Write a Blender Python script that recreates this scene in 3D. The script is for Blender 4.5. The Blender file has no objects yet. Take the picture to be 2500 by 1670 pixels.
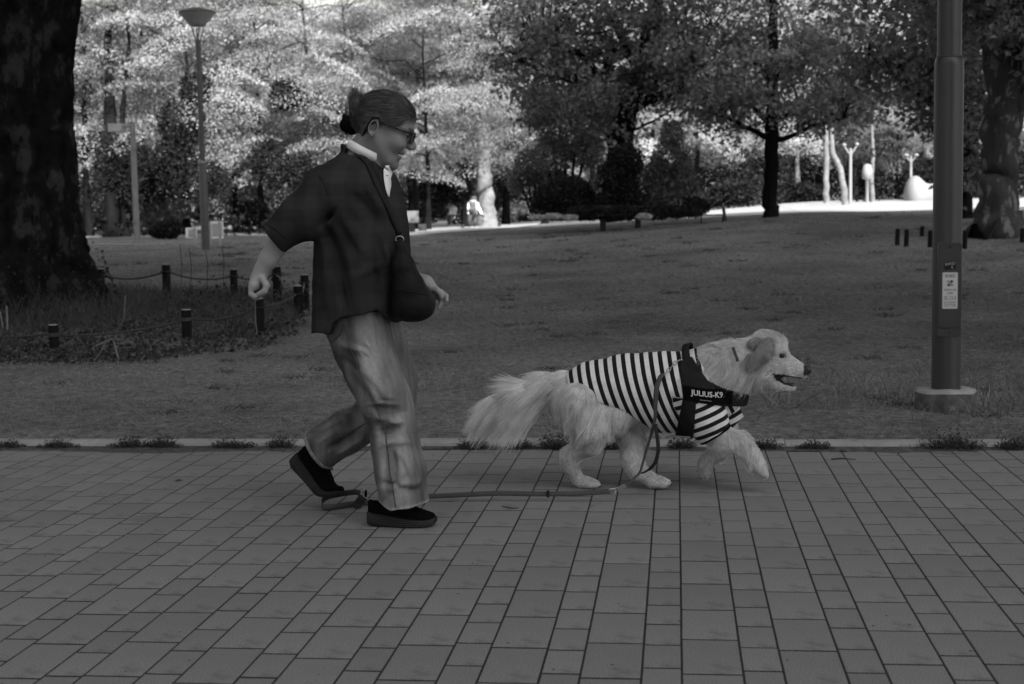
import bpy, math, random
import numpy as np
from mathutils import Vector, Matrix

SC = bpy.context.scene
COL = SC.collection
rng = np.random.default_rng(7)

# ------------------------------------------------------------------ camera
FPX, CAMH = 3500.0, 1.10          # focal length in photo pixels (2500 wide), eye height
YAW, PITCH, ROLL = math.radians(6.6), math.radians(5.3), 0.018
_F = np.array([-math.sin(YAW)*math.cos(PITCH), math.cos(YAW)*math.cos(PITCH), -math.sin(PITCH)])
_R0 = np.array([math.cos(YAW), math.sin(YAW), 0.0]); _U0 = np.cross(_R0, _F)
_R = _R0*math.cos(ROLL) - _U0*math.sin(ROLL); _U = _U0*math.cos(ROLL) + _R0*math.sin(ROLL)
cd = bpy.data.cameras.new('camera'); cam = bpy.data.objects.new('camera', cd); COL.objects.link(cam)
cam.matrix_world = Matrix(((_R[0], _U[0], -_F[0], 0), (_R[1], _U[1], -_F[1], 0), (_R[2], _U[2], -_F[2], CAMH), (0, 0, 0, 1)))
cd.sensor_width = 36.0; cd.lens = 36.0*FPX/2500.0; cd.clip_end = 900; cd.clip_start = 0.05
cd.dof.use_dof = True; cd.dof.focus_distance = 5.05; cd.dof.aperture_fstop = 5.6
SC.camera = cam

# ------------------------------------------------------------------ sky, sun, exposure
SUN_DIR = Vector((0.36, -0.72, 0.59)).normalized()       # towards the sun: behind the camera, to the right
w = bpy.data.worlds.new('World'); SC.world = w; w.use_nodes = True
nt = w.node_tree; nt.nodes.clear()
sky = nt.nodes.new('ShaderNodeTexSky'); sky.sky_type = 'NISHITA'; sky.sun_disc = False
sky.sun_elevation = math.asin(SUN_DIR.z); sky.sun_rotation = math.atan2(SUN_DIR.x, SUN_DIR.y)
sky.air_density = 1.0; sky.dust_density = 2.5; sky.ozone_density = 1.0
bw = nt.nodes.new('ShaderNodeRGBToBW'); bg = nt.nodes.new('ShaderNodeBackground'); out = nt.nodes.new('ShaderNodeOutputWorld')
bg.inputs['Strength'].default_value = 0.132
nt.links.new(sky.outputs['Color'], bw.inputs['Color']); nt.links.new(bw.outputs['Val'], bg.inputs['Color']); nt.links.new(bg.outputs['Background'], out.inputs['Surface'])
sd = bpy.data.lights.new('sun', 'SUN'); sd.energy = 5.0; sd.angle = math.radians(0.53); sd.color = (1, 1, 1)
so = bpy.data.objects.new('sun', sd); COL.objects.link(so)
so.rotation_euler = SUN_DIR.to_track_quat('Z', 'Y').to_euler()
SC.view_settings.view_transform = 'Standard'; SC.view_settings.look = 'None'
SC.view_settings.gamma = 1.0; SC.view_settings.use_curve_mapping = False
SC.view_settings.exposure = 1.1
SC.render.film_transparent = False
SC.cycles.use_denoising = True
SC.cycles.use_adaptive_sampling = False
SC.cycles.max_bounces = 6; SC.cycles.diffuse_bounces = 3; SC.cycles.glossy_bounces = 2; SC.cycles.transmission_bounces = 4
SC.cycles.transparent_max_bounces = 6; SC.cycles.caustics_reflective = False; SC.cycles.caustics_refractive = False
SC.cycles.sample_clamp_indirect = 4.0

# ------------------------------------------------------------------ pixel helpers (photo pixels -> points of the place)
def ray(px, py):
    return _F*FPX + _R*(px-1250.0) + _U*(835.0-py)
def at(px, py, Y):                       # point seen at that pixel, standing Y metres in front
    r = ray(px, py); return np.array([0, 0, CAMH]) + r*(Y/r[1])
def on_ground(px, py, z=0.0):
    r = ray(px, py); return np.array([0, 0, CAMH]) + r*((z-CAMH)/r[2])
def sstep(a, b, x):
    t = np.clip((np.asarray(x, float)-a)/(b-a), 0, 1); return t*t*(3-2*t)
def ground_z(x, y):                      # the lawn swells away from the kerb, more so to the right
    x = np.asarray(x, float); y = np.asarray(y, float)
    t = x/np.maximum(y, 6.0)
    zmax = np.interp(t, [-.6, -.22, -.11, .0, .08, .25, .5], [.42, .42, .50, .70, .80, .86, .9])
    g = sstep(7.0, 33.0, y)
    g = np.where(t < -.2, sstep(8.5, 17.5, y)*0.72 + sstep(15, 28, y)*0.28, g)
    g = np.where(np.abs(t+.2) < .06, sstep(7, 33, y)*sstep(-.26, -.14, t) + (1-sstep(-.26, -.14, t))*(sstep(8.5, 17.5, y)*0.72 + sstep(15, 28, y)*0.28), g)
    z = zmax*g + 0.0125*np.clip(y-36, 0, 30)*sstep(-.08, .1, t)
    z = z + np.where(y > 7.2, 0.012*np.sin(x*1.7+y*.9)*np.sin(y*1.3-x*.6), 0)*sstep(7.2, 9, y)
    return z + 0.03*sstep(6.62, 6.9, y)
def gx(px, Y): return at(px, 510, Y)[0]  # x of a pixel column at that distance
def gpt(px, Y):
    x = gx(px, Y); return np.array([x, Y, float(ground_z(x, Y))])
def on_lawn(px, py):
    r = ray(px, py)
    for Y in np.linspace(6.7, 60, 1500):
        p = np.array([0, 0, CAMH]) + r*(Y/r[1])
        if p[2] <= float(ground_z(p[0], Y)): return p
    return p

# ------------------------------------------------------------------ mesh helpers
def norm(v):
    v = np.asarray(v, float); n = np.linalg.norm(v, axis=-1, keepdims=True); return v/np.maximum(n, 1e-9)
class MB:
    """collects vertices and faces of one mesh"""
    def __init__(s): s.v = []; s.f = []; s.n = 0; s.m = []
    def add(s, V, F, mi=0):
        V = np.asarray(V, np.float32).reshape(-1, 3); s.v.append(V)
        F = np.asarray(F, np.int64); s.f.append(F+s.n); s.m.append(np.full(len(F), mi)); s.n += len(V); return s
    def box(s, c, d, R=None, mi=0):
        c = np.asarray(c, float); h = np.asarray(d, float)/2
        V = np.array([[x, y, z] for x in (-1, 1) for y in (-1, 1) for z in (-1, 1)])*h
        if R is not None: V = V@np.asarray(R).T
        return s.add(V+c, [[0, 1, 3, 2], [4, 6, 7, 5], [0, 4, 5, 1], [2, 3, 7, 6], [0, 2, 6, 4], [1, 5, 7, 3]], mi)
    def tube(s, P, r, n=8, cap=True, mi=0, squash=None):
        P = np.asarray(P, float); k = len(P); r = np.broadcast_to(np.asarray(r, float), (k,))
        T = norm(np.gradient(P, axis=0))
        up = np.array([0, 0, 1.0]) if abs(T[0][2]) < .9 else np.array([1.0, 0, 0])
        a = norm(np.cross(up, T[0])); rings = []
        ang = np.linspace(0, 2*np.pi, n, endpoint=False)
        for i in range(k):
            a = norm(a - T[i]*np.dot(a, T[i])); b = np.cross(T[i], a)
            ca, sa = np.cos(ang)[:, None], np.sin(ang)[:, None]
            if squash is not None: sa = sa*squash
            rings.append(P[i] + r[i]*(ca*a + sa*b))
        V = np.concatenate(rings); F = []
        for i in range(k-1):
            for j in range(n):
                F.append([i*n+j, i*n+(j+1) % n, (i+1)*n+(j+1) % n, (i+1)*n+j])
        s.add(V, F, mi)
        if cap:
            for i, rev in ((0, True), (k-1, False)):
                o = s.n; C = np.concatenate([rings[i], P[i][None]])
                F = [[j, (j+1) % n, n] if not rev else [(j+1) % n, j, n] for j in range(n)]
                s.add(C, F, mi)
        return s
    def lathe(s, prof, c, n=24, mi=0):
        prof = np.asarray(prof, float); ang = np.linspace(0, 2*np.pi, n, endpoint=False)
        V = np.array([[r*math.cos(a), r*math.sin(a), z] for r, z in prof for a in ang])+np.asarray(c, float)
        F = [[i*n+j, i*n+(j+1) % n, (i+1)*n+(j+1) % n, (i+1)*n+j] for i in range(len(prof)-1) for j in range(n)]
        return s.add(V, F, mi)
    def ribbon(s, P, W, width, thick=.002, mi=0):
        """flat strap along P; W = unit width direction at each point"""
        P = np.asarray(P, float); k = len(P); W = np.broadcast_to(np.asarray(W, float), P.shape)
        width = np.broadcast_to(np.asarray(width, float), (k,))[:, None]
        T = norm(np.gradient(P, axis=0)); W = norm(W - T*np.sum(W*T, 1, keepdims=True)); N = np.cross(T, W)
        V = np.stack([P-W*width/2-N*thick/2, P+W*width/2-N*thick/2, P+W*width/2+N*thick/2, P-W*width/2+N*thick/2], 1).reshape(-1, 3)
        F = [[4*i+j, 4*i+(j+1) % 4, 4*i+4+(j+1) % 4, 4*i+4+j] for i in range(k-1) for j in range(4)]
        F += [[3, 2, 1, 0], [4*k-4, 4*k-3, 4*k-2, 4*k-1]]
        return s.add(V, F, mi)
    def mesh(s, name, smooth=True):
        me = bpy.data.meshes.new(name)
        if not s.v: return me
        V = np.concatenate(s.v); me.vertices.add(len(V)); me.vertices.foreach_set('co', V.astype(np.float32).ravel())
        tot = np.concatenate([np.full(len(F), F.shape[1]) for F in s.f]); idx = np.concatenate([F.ravel() for F in s.f])
        me.loops.add(len(idx)); me.loops.foreach_set('vertex_index', idx.astype(np.int32))
        me.polygons.add(len(tot)); st = np.concatenate([[0], np.cumsum(tot)[:-1]])
        me.polygons.foreach_set('loop_start', st.astype(np.int32)); me.polygons.foreach_set('loop_total', tot.astype(np.int32))
        mi = np.concatenate(s.m)
        if mi.any(): me.polygons.foreach_set('material_index', mi.astype(np.int32))
        me.update(calc_edges=True)
        me.polygons.foreach_set('use_smooth', np.full(len(tot), bool(smooth)))
        return me
def attr(me, name, vals, domain='POINT'):
    a = me.attributes.new(name, 'FLOAT', domain); a.data.foreach_set('value', np.asarray(vals, np.float32)); return a
def tag(o, label=None, cat=None, group=None, kind=None):
    if label: o['label'] = label
    if cat: o['category'] = cat
    if group: o['group'] = group
    if kind: o['kind'] = kind
    return o
def link(name, me, mats, parent=None, loc=None):
    if me is not None and not me.materials:
        for m in (mats if isinstance(mats, (list, tuple)) else [mats]): me.materials.append(m)
    o = bpy.data.objects.new(name, me); COL.objects.link(o)
    if parent is not None: o.parent = parent
    if loc is not None: o.location = loc
    return o
def part(name, mb, mats, parent, smooth=True, flat_edges=False, offset=None):
    """mesh given in world coordinates, linked under its thing"""
    me = mb.mesh(name, smooth) if isinstance(mb, MB) else mb
    o = link(name, me, mats, parent)
    if parent is not None:
        p = parent; off = Vector((0, 0, 0))
        while p is not None: off += p.location; p = p.parent
        me.transform(Matrix.Translation(-off))
    if flat_edges: sharp(me)
    return o
def sharp(me, ang=35):
    me.set_sharp_from_angle(angle=math.radians(ang))
def empty(name, loc=(0, 0, 0)):
    o = bpy.data.objects.new(name, None); COL.objects.link(o); o.location = loc; o.empty_display_size = .2; return o
def copy_tree(o, parent=None):
    c = o.copy(); COL.objects.link(c); c.parent = parent
    for ch in list(o.children): copy_tree(ch, c)
    return c

# ------------------------------------------------------------------ materials (the photograph is black and white: all tones are greys)
def mat(name, v, rough=.85, var=0.0, vscale=6.0, detail=4.0, bump=0.0, bscale=60.0, spec=.3, stretch=(1, 1, 1), metal=0.0, spots=None, trans=0.0, rnd=0.0, attrib=None, attr_dark=None, coat=0.0, bdist=.01, fine=None):
    m = bpy.data.materials.new(name); m.use_nodes = True; t = m.node_tree; N = t.nodes; L = t.links
    b = N['Principled BSDF']; b.inputs['Roughness'].default_value = rough; b.inputs['Metallic'].default_value = metal
    b.inputs['Specular IOR Level'].default_value = spec
    tc = N.new('ShaderNodeTexCoord'); mp = N.new('ShaderNodeMapping'); mp.inputs['Scale'].default_value = stretch
    L.new(tc.outputs['Object'], mp.inputs['Vector'])
    val = N.new('ShaderNodeValue'); val.outputs[0].default_value = v; cur = val.outputs[0]
    def mul(a, bb):
        n = N.new('ShaderNodeMath'); n.operation = 'MULTIPLY'
        for i, x in enumerate((a, bb)):
            if isinstance(x, (int, float)): n.inputs[i].default_value = x
            else: L.new(x, n.inputs[i])
        return n.outputs[0]
    def rampm(src, a, bq, lo=.3, hi=.7):
        n = N.new('ShaderNodeMapRange'); n.clamp = True
        n.inputs['From Min'].default_value = lo; n.inputs['From Max'].default_value = hi
        n.inputs['To Min'].default_value = a; n.inputs['To Max'].default_value = bq; L.new(src, n.inputs['Value']); return n.outputs['Result']
    def noise(scale, det=4.0, rg=.6):
        n = N.new('ShaderNodeTexNoise'); n.inputs['Scale'].default_value = scale; n.inputs['Detail'].default_value = det
        n.inputs['Roughness'].default_value = rg; L.new(mp.outputs['Vector'], n.inputs['Vector']); return n.outputs['Fac']
    if var: cur = mul(cur, rampm(noise(vscale, detail), 1-var, 1+var))
    if spots:                                     # (scale, threshold, factor): stains with a shape of their own
        cur = mul(cur, rampm(noise(spots[0], 5), 1.0, spots[2], spots[1], spots[1]+.06))
    if fine: cur = mul(cur, rampm(noise(fine[0], 2), 1-fine[1], 1+fine[1], .25, .75))
    if rnd:
        oi = N.new('ShaderNodeObjectInfo'); cur = mul(cur, rampm(oi.outputs['Random'], 1-rnd, 1+rnd, 0, 1))
    if attrib:
        an = N.new('ShaderNodeAttribute'); an.attribute_name = attrib; cur = mul(cur, an.outputs['Fac'])
    L.new(cur, b.inputs['Base Color'])
    if coat: b.inputs['Coat Weight'].default_value = coat
    if bump:
        bn = N.new('ShaderNodeBump'); bn.inputs['Strength'].default_value = bump; bn.inputs['Distance'].default_value = bdist
        L.new(noise(bscale, 6, .65), bn.inputs['Height']); L.new(bn.outputs['Normal'], b.inputs['Normal'])
    if trans:
        tr = N.new('ShaderNodeBsdfTranslucent'); L.new(cur, tr.inputs['Color'])
        mx = N.new('ShaderNodeMixShader'); mx.inputs['Fac'].default_value = trans
        L.new(b.outputs['BSDF'], mx.inputs[1]); L.new(tr.outputs['BSDF'], mx.inputs[2]); L.new(mx.outputs['Shader'], N['Material Output'].inputs['Surface'])
    return m
def glass_mat(name):
    m = bpy.data.materials.new(name); m.use_nodes = True; N = m.node_tree.nodes; L = m.node_tree.links
    g = N.new('ShaderNodeBsdfGlossy'); g.inputs['Roughness'].default_value = .02
    tr = N.new('ShaderNodeBsdfTransparent'); tr.inputs['Color'].default_value = (.85, .85, .85, 1)
    fr = N.new('ShaderNodeFresnel'); mx = N.new('ShaderNodeMixShader')
    L.new(fr.outputs['Fac'], mx.inputs['Fac']); L.new(tr.outputs['BSDF'], mx.inputs[1]); L.new(g.outputs['BSDF'], mx.inputs[2])
    L.new(mx.outputs['Shader'], N['Material Output'].inputs['Surface']); return m

# ------------------------------------------------------------------ implicit modelling (smooth unions of tapered limbs, meshed by surface nets)
def rcone(P, a, b, ra, rb, sq=None):
    a = np.asarray(a, np.float32); b = np.asarray(b, np.float32); ba = b-a; L2 = max(float(ba@ba), 1e-9)
    pa = P-a; h = np.clip(pa@ba/L2, 0, 1).astype(np.float32)
    q = pa - h[:, None]*ba
    if sq is not None: q = q*np.asarray(sq, np.float32)
    return np.sqrt(np.einsum('ij,ij->i', q, q)) - (ra+(rb-ra)*h)
def ell(P, c, r):
    r = np.asarray(r, np.float32); q = (P-np.asarray(c, np.float32))/r
    k = np.sqrt(np.einsum('ij,ij->i', q, q)); return (k-1)*float(r.min())*(.5+.5*np.minimum(k, 1)) if False else (k-1)*float(np.min(r))
def smin(a, b, k):
    h = np.clip(.5+.5*(b-a)/k, 0, 1); return b+(a-b)*h-k*h*(1-h)
def smax(a, b, k): return -smin(-a, -b, k)
def chain(P, pts, k=.02, sq=None):
    """pts: list of (point, radius)"""
    d = None
    for (a, ra), (b, rb) in zip(pts[:-1], pts[1:]):
        e = rcone(P, a, b, ra, rb, sq); d = e if d is None else smin(d, e, k)
    return d
def wob(P, s, seed=0):
    """cheap smooth noise in -1..1"""
    r = np.random.default_rng(seed); out = 0
    for i in range(4):
        k = r.normal(size=3)*s*(.7+.4*i); k2 = r.normal(size=3)*s*.8; ph = r.uniform(0, 6.28, 2)
        out = out + np.sin(P@k.astype(np.float32)+ph[0]+1.6*np.sin(P@k2.astype(np.float32)+ph[1]))
    return (out/4).astype(np.float32)
def surf(f, lo, hi, h):
    """mesh of f<0 by naive surface nets, evaluated finely only near the surface"""
    lo = np.asarray(lo, float); hi = np.asarray(hi, float); q = 4
    n = (np.ceil((hi-lo)/h/q).astype(int)+1)*q+1
    cs = [lo[i]+np.arange(0, n[i], q)*h for i in range(3)]
    G = np.stack(np.meshgrid(*cs, indexing='ij'), -1).astype(np.float32); sh = G.shape[:3]
    c = f(G.reshape(-1, 3)).reshape(sh)
    near = np.abs(c) < 5.5*h*1.7
    c2 = np.repeat(np.repeat(np.repeat(c, q, 0), q, 1), q, 2)[:n[0], :n[1], :n[2]]
    nr = near.copy()
    for ax in range(3):
        a = nr.copy(); s1 = [slice(None)]*3; s2 = [slice(None)]*3; s1[ax] = slice(1, None); s2[ax] = slice(None, -1)
        a[tuple(s1)] |= nr[tuple(s2)]; a[tuple(s2)] |= nr[tuple(s1)]; nr = a
    n2 = np.repeat(np.repeat(np.repeat(nr, q, 0), q, 1), q, 2)[:n[0], :n[1], :n[2]]
    I = np.argwhere(n2); val = c2.astype(np.float32).copy()
    Pp = (lo+I*h).astype(np.float32); vv = np.empty(len(I), np.float32)
    for s in range(0, len(I), 400000): vv[s:s+400000] = f(Pp[s:s+400000])
    val[tuple(I.T)] = vv
    ins = val < 0; m = [k-1 for k in n]
    cnt = np.zeros(m, np.int8)
    for dx in (0, 1):
        for dy in (0, 1):
            for dz in (0, 1): cnt += ins[dx:dx+m[0], dy:dy+m[1], dz:dz+m[2]]
    act = (cnt > 0) & (cnt < 8); A = np.argwhere(act); vid = np.full(m, -1, np.int64); vid[tuple(A.T)] = np.arange(len(A))
    acc = np.zeros((len(A), 3)); num = np.zeros(len(A))
    corners = [(x, y, z) for x in (0, 1) for y in (0, 1) for z in (0, 1)]
    for a in corners:
        for ax in range(3):
            if a[ax]: continue
            b = list(a); b[ax] = 1
            va = val[A[:, 0]+a[0], A[:, 1]+a[1], A[:, 2]+a[2]]; vb = val[A[:, 0]+b[0], A[:, 1]+b[1], A[:, 2]+b[2]]
            cr = (va < 0) != (vb < 0); t = np.where(cr, va/np.where(cr, va-vb, 1), 0)
            p = np.tile(np.array(a, float), (len(A), 1)); p[:, ax] += t
            acc[cr] += p[cr]; num[cr] += 1
    V = lo + (A + acc/num[:, None])*h
    Fs = []
    for ax in range(3):
        u, v = (ax+1) % 3, (ax+2) % 3
        s1 = [slice(None)]*3; s2 = [slice(None)]*3; s1[ax] = slice(None, -1); s2[ax] = slice(1, None)
        ch = ins[tuple(s1)] != ins[tuple(s2)]; E = np.argwhere(ch)
        E = E[(E[:, u] > 0) & (E[:, v] > 0) & (E[:, u] < m[u]) & (E[:, v] < m[v]) & (E[:, ax] < m[ax])]
        def cell(du, dv):
            C = E.copy(); C[:, u] += du; C[:, v] += dv; return vid[tuple(C.T)]
        Q = np.stack([cell(-1, -1), cell(0, -1), cell(0, 0), cell(-1, 0)], 1)
        flip = ~ins[tuple(E.T)]; Q[flip] = Q[flip][:, ::-1]; Fs.append(Q)
    F = np.concatenate(Fs); F = F[(F >= 0).all(1)]
    return V, F
def relax(V, F, it=1, lam=.5):
    for _ in range(it):
        S = np.zeros_like(V); c = np.zeros(len(V))
        for i in range(4):
            j = (i+1) % 4
            np.add.at(S, F[:, i], V[F[:, j]]); np.add.at(c, F[:, i], 1); np.add.at(S, F[:, j], V[F[:, i]]); np.add.at(c, F[:, j], 1)
        V = V*(1-lam)+lam*S/np.maximum(c, 1)[:, None]
    return V
def grad(f, P, e=.002):
    P = P.astype(np.float32); g = np.stack([f(P+np.eye(3, dtype=np.float32)[i]*e)-f(P-np.eye(3, dtype=np.float32)[i]*e) for i in range(3)], 1)
    return norm(g)
def drape(f, X, Z, y0=3.9, y1=6.4, off=.004):
    """y of the camera-side surface of f at (x,z)"""
    X = np.asarray(X, float); Z = np.asarray(Z, float); y = np.full(X.shape, y0); hit = np.zeros(X.shape, bool)
    for _ in range(90):
        d = f(np.stack([X, y, Z], -1).astype(np.float32).reshape(-1, 3)).reshape(X.shape)-off
        hit |= d < .0008; y = np.where(hit, y, np.minimum(y+np.maximum(d*.7, .0008), y1))
    return y, y < y1-1e-6
def sample_faces(V, F, n, r):
    a = V[F[:, 1]]-V[F[:, 0]]; b = V[F[:, 3]]-V[F[:, 0]]; N = np.cross(a, b); A = np.linalg.norm(N, axis=1)
    k = r.choice(len(F), n, p=A/A.sum()); u = r.random((n, 1)); v = r.random((n, 1))
    f = F[k]; P = V[f[:, 0]]*(1-u)*(1-v)+V[f[:, 1]]*u*(1-v)+V[f[:, 2]]*u*v+V[f[:, 3]]*(1-u)*v
    return P, norm(N[k])
def strands(mb, P, D, L, W, bend=None, side=None, seg=3, tipw=.15):
    """tapered ribbons from P along D; bend = vector added towards the tip; returns per-vertex strand index"""
    n = len(P); L = np.broadcast_to(L, (n,))[:, None]; W = np.broadcast_to(W, (n,))[:, None]
    if bend is None: bend = np.zeros((n, 3))
    view = norm(P-np.array([0, 0, CAMH])); r = np.random.default_rng(5)
    s0 = norm(np.cross(D, norm(view+r.normal(size=(n, 3))*.5)))
    rows = []
    for i in range(seg+1):
        t = i/seg; c = P+L*(D*t+bend*t*t); wd = W*(1-(1-tipw)*t)/2
        rows.append(np.stack([c-s0*wd, c+s0*wd], 1))
    V = np.stack(rows, 1).reshape(-1, 3); k = 2*(seg+1); base = (np.arange(n)*k)[:, None, None]
    q = np.array([[2*i, 2*i+1, 2*i+3, 2*i+2] for i in range(seg)])[None]
    mb.add(V, (base+q).reshape(-1, 4)); return np.repeat(np.arange(n), k)
# ================================================================== THE SETTING: ground, pavement, kerb, path, grass
m_lawn = mat('lawn_earth', .17, .95, var=.36, vscale=.7, detail=12, bump=1.0, bscale=45, spots=(2.2, .60, .78), bdist=.03, fine=(20, .5), spec=.05)
m_path = mat('pale_path', .36, .9, var=.10, vscale=.6, bump=.2, bscale=30)
m_joint = mat('joint_sand', .022, .95, var=.4, vscale=60, bump=.5, bscale=200)
m_paver = mat('paving_concrete',   .195, .92, var=.12, vscale=1.3, detail=7, bump=.35, bscale=420, rnd=.08, spots=(3.5, .60, .76), bdist=.003, fine=(200, .30), spec=.05)
m_kerb = mat('kerb_concrete', .27, .9, var=.22, vscale=7, detail=7, bump=.4, bscale=90, spots=(14, .58, .7))
m_blade = mat('grass_blades', .165, .85, spec=.1, var=.4, vscale=2.2, rnd=0, trans=.25, attrib='tone')
m_weed = mat('weed_leaves', .05, .85, spec=.1, var=.35, vscale=5, trans=.2, attrib='tone')
m_dirt = mat('dirt_litter', .075, .95, var=.5, vscale=30, bump=.8, bscale=110)
m_twig = mat('twig_bark', .035, .9, var=.3, vscale=40)
m_dry = mat('dry_straw', .17, .8, var=.2, vscale=20)

def sheet(xs, ys, zf, mi=0):
    X, Y = np.meshgrid(xs, ys, indexing='ij'); Z = zf(X, Y); V = np.stack([X, Y, Z], -1).reshape(-1, 3)
    a, b = len(xs), len(ys); i = np.arange(a-1)[:, None]*b+np.arange(b-1)[None]; i = i.ravel()
    return V, np.stack([i, i+b, i+b+1, i+1], 1)
# lawn / terrain, to the horizon
ys = np.unique(np.concatenate([np.linspace(-160, -10, 12), np.linspace(-10, 6.3, 12), np.linspace(6.5, 16, 130), np.linspace(16, 46, 110), np.linspace(46, 90, 45), np.linspace(95, 420, 14)]))
xs = np.unique(np.concatenate([np.linspace(-260, -30, 14), np.linspace(-30, -9, 50), np.linspace(-9, 5, 140), np.linspace(5, 26, 50), np.linspace(26, 260, 14)]))
def lawn_z(X, Y):
    z = ground_z(X, np.minimum(Y, 90))
    lump = .003*np.sin(X*9+Y*5)*np.sin(Y*11-X*3)+.004*np.sin(X*2.3-Y*3.1)*np.sin(X*3.7+Y*1.9)
    z = z + lump*sstep(6.9, 7.6, Y)*(1-sstep(20, 30, Y))
    return np.where(Y < 6.56, -.06, z)
mb = MB(); mb.add(*sheet(xs, ys, lawn_z)); lawn = link('lawn', mb.mesh('lawn'), m_lawn); tag(lawn, kind='structure')

# sunlit pale paths far behind the lawn (ribbons laid just over the ground)
def path_ribbon(name, left, right):
    mb = MB(); n = len(left); P = []
    for (a, b) in zip(left, right):
        for t in np.linspace(0, 1, 9): p = np.array(a)*(1-t)+np.array(b)*t; P.append([p[0], p[1], float(ground_z(p[0], p[1]))+.02])
    F = [[i*9+j, i*9+j+1, (i+1)*9+j+1, (i+1)*9+j] for i in range(n-1) for j in range(8)]
    mb.add(P, F); o = link(name, mb.mesh(name), m_path); tag(o, kind='structure'); return o
def px_line(lst): return [(gx(p, Y), Y) for p, Y in lst]
path_ribbon('path', px_line([(1960, 37.2), (2040, 36.8), (2130, 36.6), (2230, 36.8), (2330, 37), (2480, 37), (2700, 37)]),
            px_line([(1890, 60), (1990, 62), (2100, 63), (2220, 64), (2340, 64), (2480, 64), (2700, 64)]))
path_ribbon('path', px_line([(1640, 37.5), (1740, 37.5), (1850, 37.4), (1959, 37.1)]), px_line([(1660, 52), (1740, 54), (1830, 57), (1889, 60)]))
path_ribbon('path', px_line([(960, 35), (1060, 37), (1160, 40), (1240, 43), (1310, 46.0)]), px_line([(950, 60), (1060, 66), (1160, 68), (1250, 68), (1330, 62)]))
path_ribbon('path', px_line([(180, 31.6), (260, 31.5), (330, 31.4), (400, 31.3)]), px_line([(180, 32.3), (260, 32.1), (330, 31.9), (400, 31.6)]))

# ---- pavement: bedding sheet plus separate stones in alternating wide and narrow courses
mb = MB(); mb.add(*sheet(np.linspace(-9, 9, 19), np.linspace(-9, 6.5, 16), lambda X, Y: X*0-.0012)); pavement = link('pavement', mb.mesh('pavement'), m_joint); tag(pavement, kind='structure')
WN, WW, LN, LW, GX, GY = .0946, .1442, .1822, .2725, .0056, .0118
def stone_mesh(name, wx, wy):
    a, b, e, t = wx/2, wy/2, .0012, .045; V = []
    for z, i in ((-t, 0), (-e, 0), (0, e*1.2)): V += [[-a+i, -b+i, z], [a-i, -b+i, z], [a-i, b-i, z], [-a+i, b-i, z]]
    F = [[k*4+j, k*4+(j+1) % 4, k*4+4+(j+1) % 4, k*4+4+j] for k in (0, 1) for j in range(4)]+[[8, 9, 10, 11]]
    return V, F
def in_view(x, y, z=0, mgn=60):
    d = np.array([x, y, z-CAMH]); dz = d@_F
    if dz <= .1: return False
    px, py = 1250+FPX*(d@_R)/dz, 835-FPX*(d@_U)/dz
    return -mgn < px < 2500+mgn and -mgn < py < 1670+mgn
stones = []; r = np.random.default_rng(3)
offn = {0: 3.3608}; c0 = .0054
for k in range(-26, 22):
    xw0 = c0+k*(WW+WN)
    for kind, x0, wd, ln in (('w', xw0, WW, LW), ('n', xw0-WN, WN, LN)):
        oy = {('w', 0): 3.3217, ('n', 0): 3.3608, ('w', -1): 3.2793, ('n', 1): 3.3522, ('w', 1): 3.5174}.get((kind, k), r.uniform(0, ln))
        j = math.floor((2.2-oy)/ln)
        while True:
            y0 = oy+j*ln; y1 = y0+ln; j += 1
            if y0 > 6.42: break
            if y1 > 6.47: y1 = 6.47
            if y1-y0 < .03: continue
            xc, yc = x0+wd/2, (y0+y1)/2
            if abs(xc) > .62*yc+.4: continue
            vis = in_view(xc, yc, 0, 90)
            stones.append((vis, -(wd*(y1-y0))/(yc**3), kind, xc, yc, wd-GX, y1-y0-GY))
stones.sort(key=lambda s: (not s[0], s[1]))
cache = {}; rest = MB(); cnt = 0
for s in stones:
    vis, _, kind, xc, yc, wx, wy = s
    dz = float(r.normal()*.0003); tl = r.normal(size=3)*(.0006, .0006, .0012)
    if vis and cnt < 300:
        key = (round(wx, 4), round(wy, 4))
        if key not in cache:
            b2 = MB(); b2.add(*stone_mesh('s', wx, wy)); me = b2.mesh('paving_stone', False); me.materials.append(m_paver); cache[key] = me
        o = bpy.data.objects.new('paving_stone', cache[key]); COL.objects.link(o); o.parent = pavement
        o.location = (xc, yc, dz); o.rotation_euler = tl; cnt += 1
    else:
        V, F = stone_mesh('s', wx, wy); rest.add(np.array(V)+[xc, yc, dz], F)
o = link('paving_stones', rest.mesh('paving_stones', False), mat('paving_concrete_far',   .195, .92, var=.12, vscale=1.3, detail=7, bump=.35, bscale=420, spots=(3.5, .60, .76), bdist=.003, fine=(200, .30), spec=.05), pavement); tag(o, kind='stuff')
# near pavement behind the picture's lower edge
mb = MB(); mb.add(*sheet(np.linspace(-9, 9, 3), np.linspace(-9, 2.1, 3), lambda X, Y: X*0-.001)); o = link('pavement_apron', mb.mesh('pavement_apron'), m_paver); tag(o, kind='structure')

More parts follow.
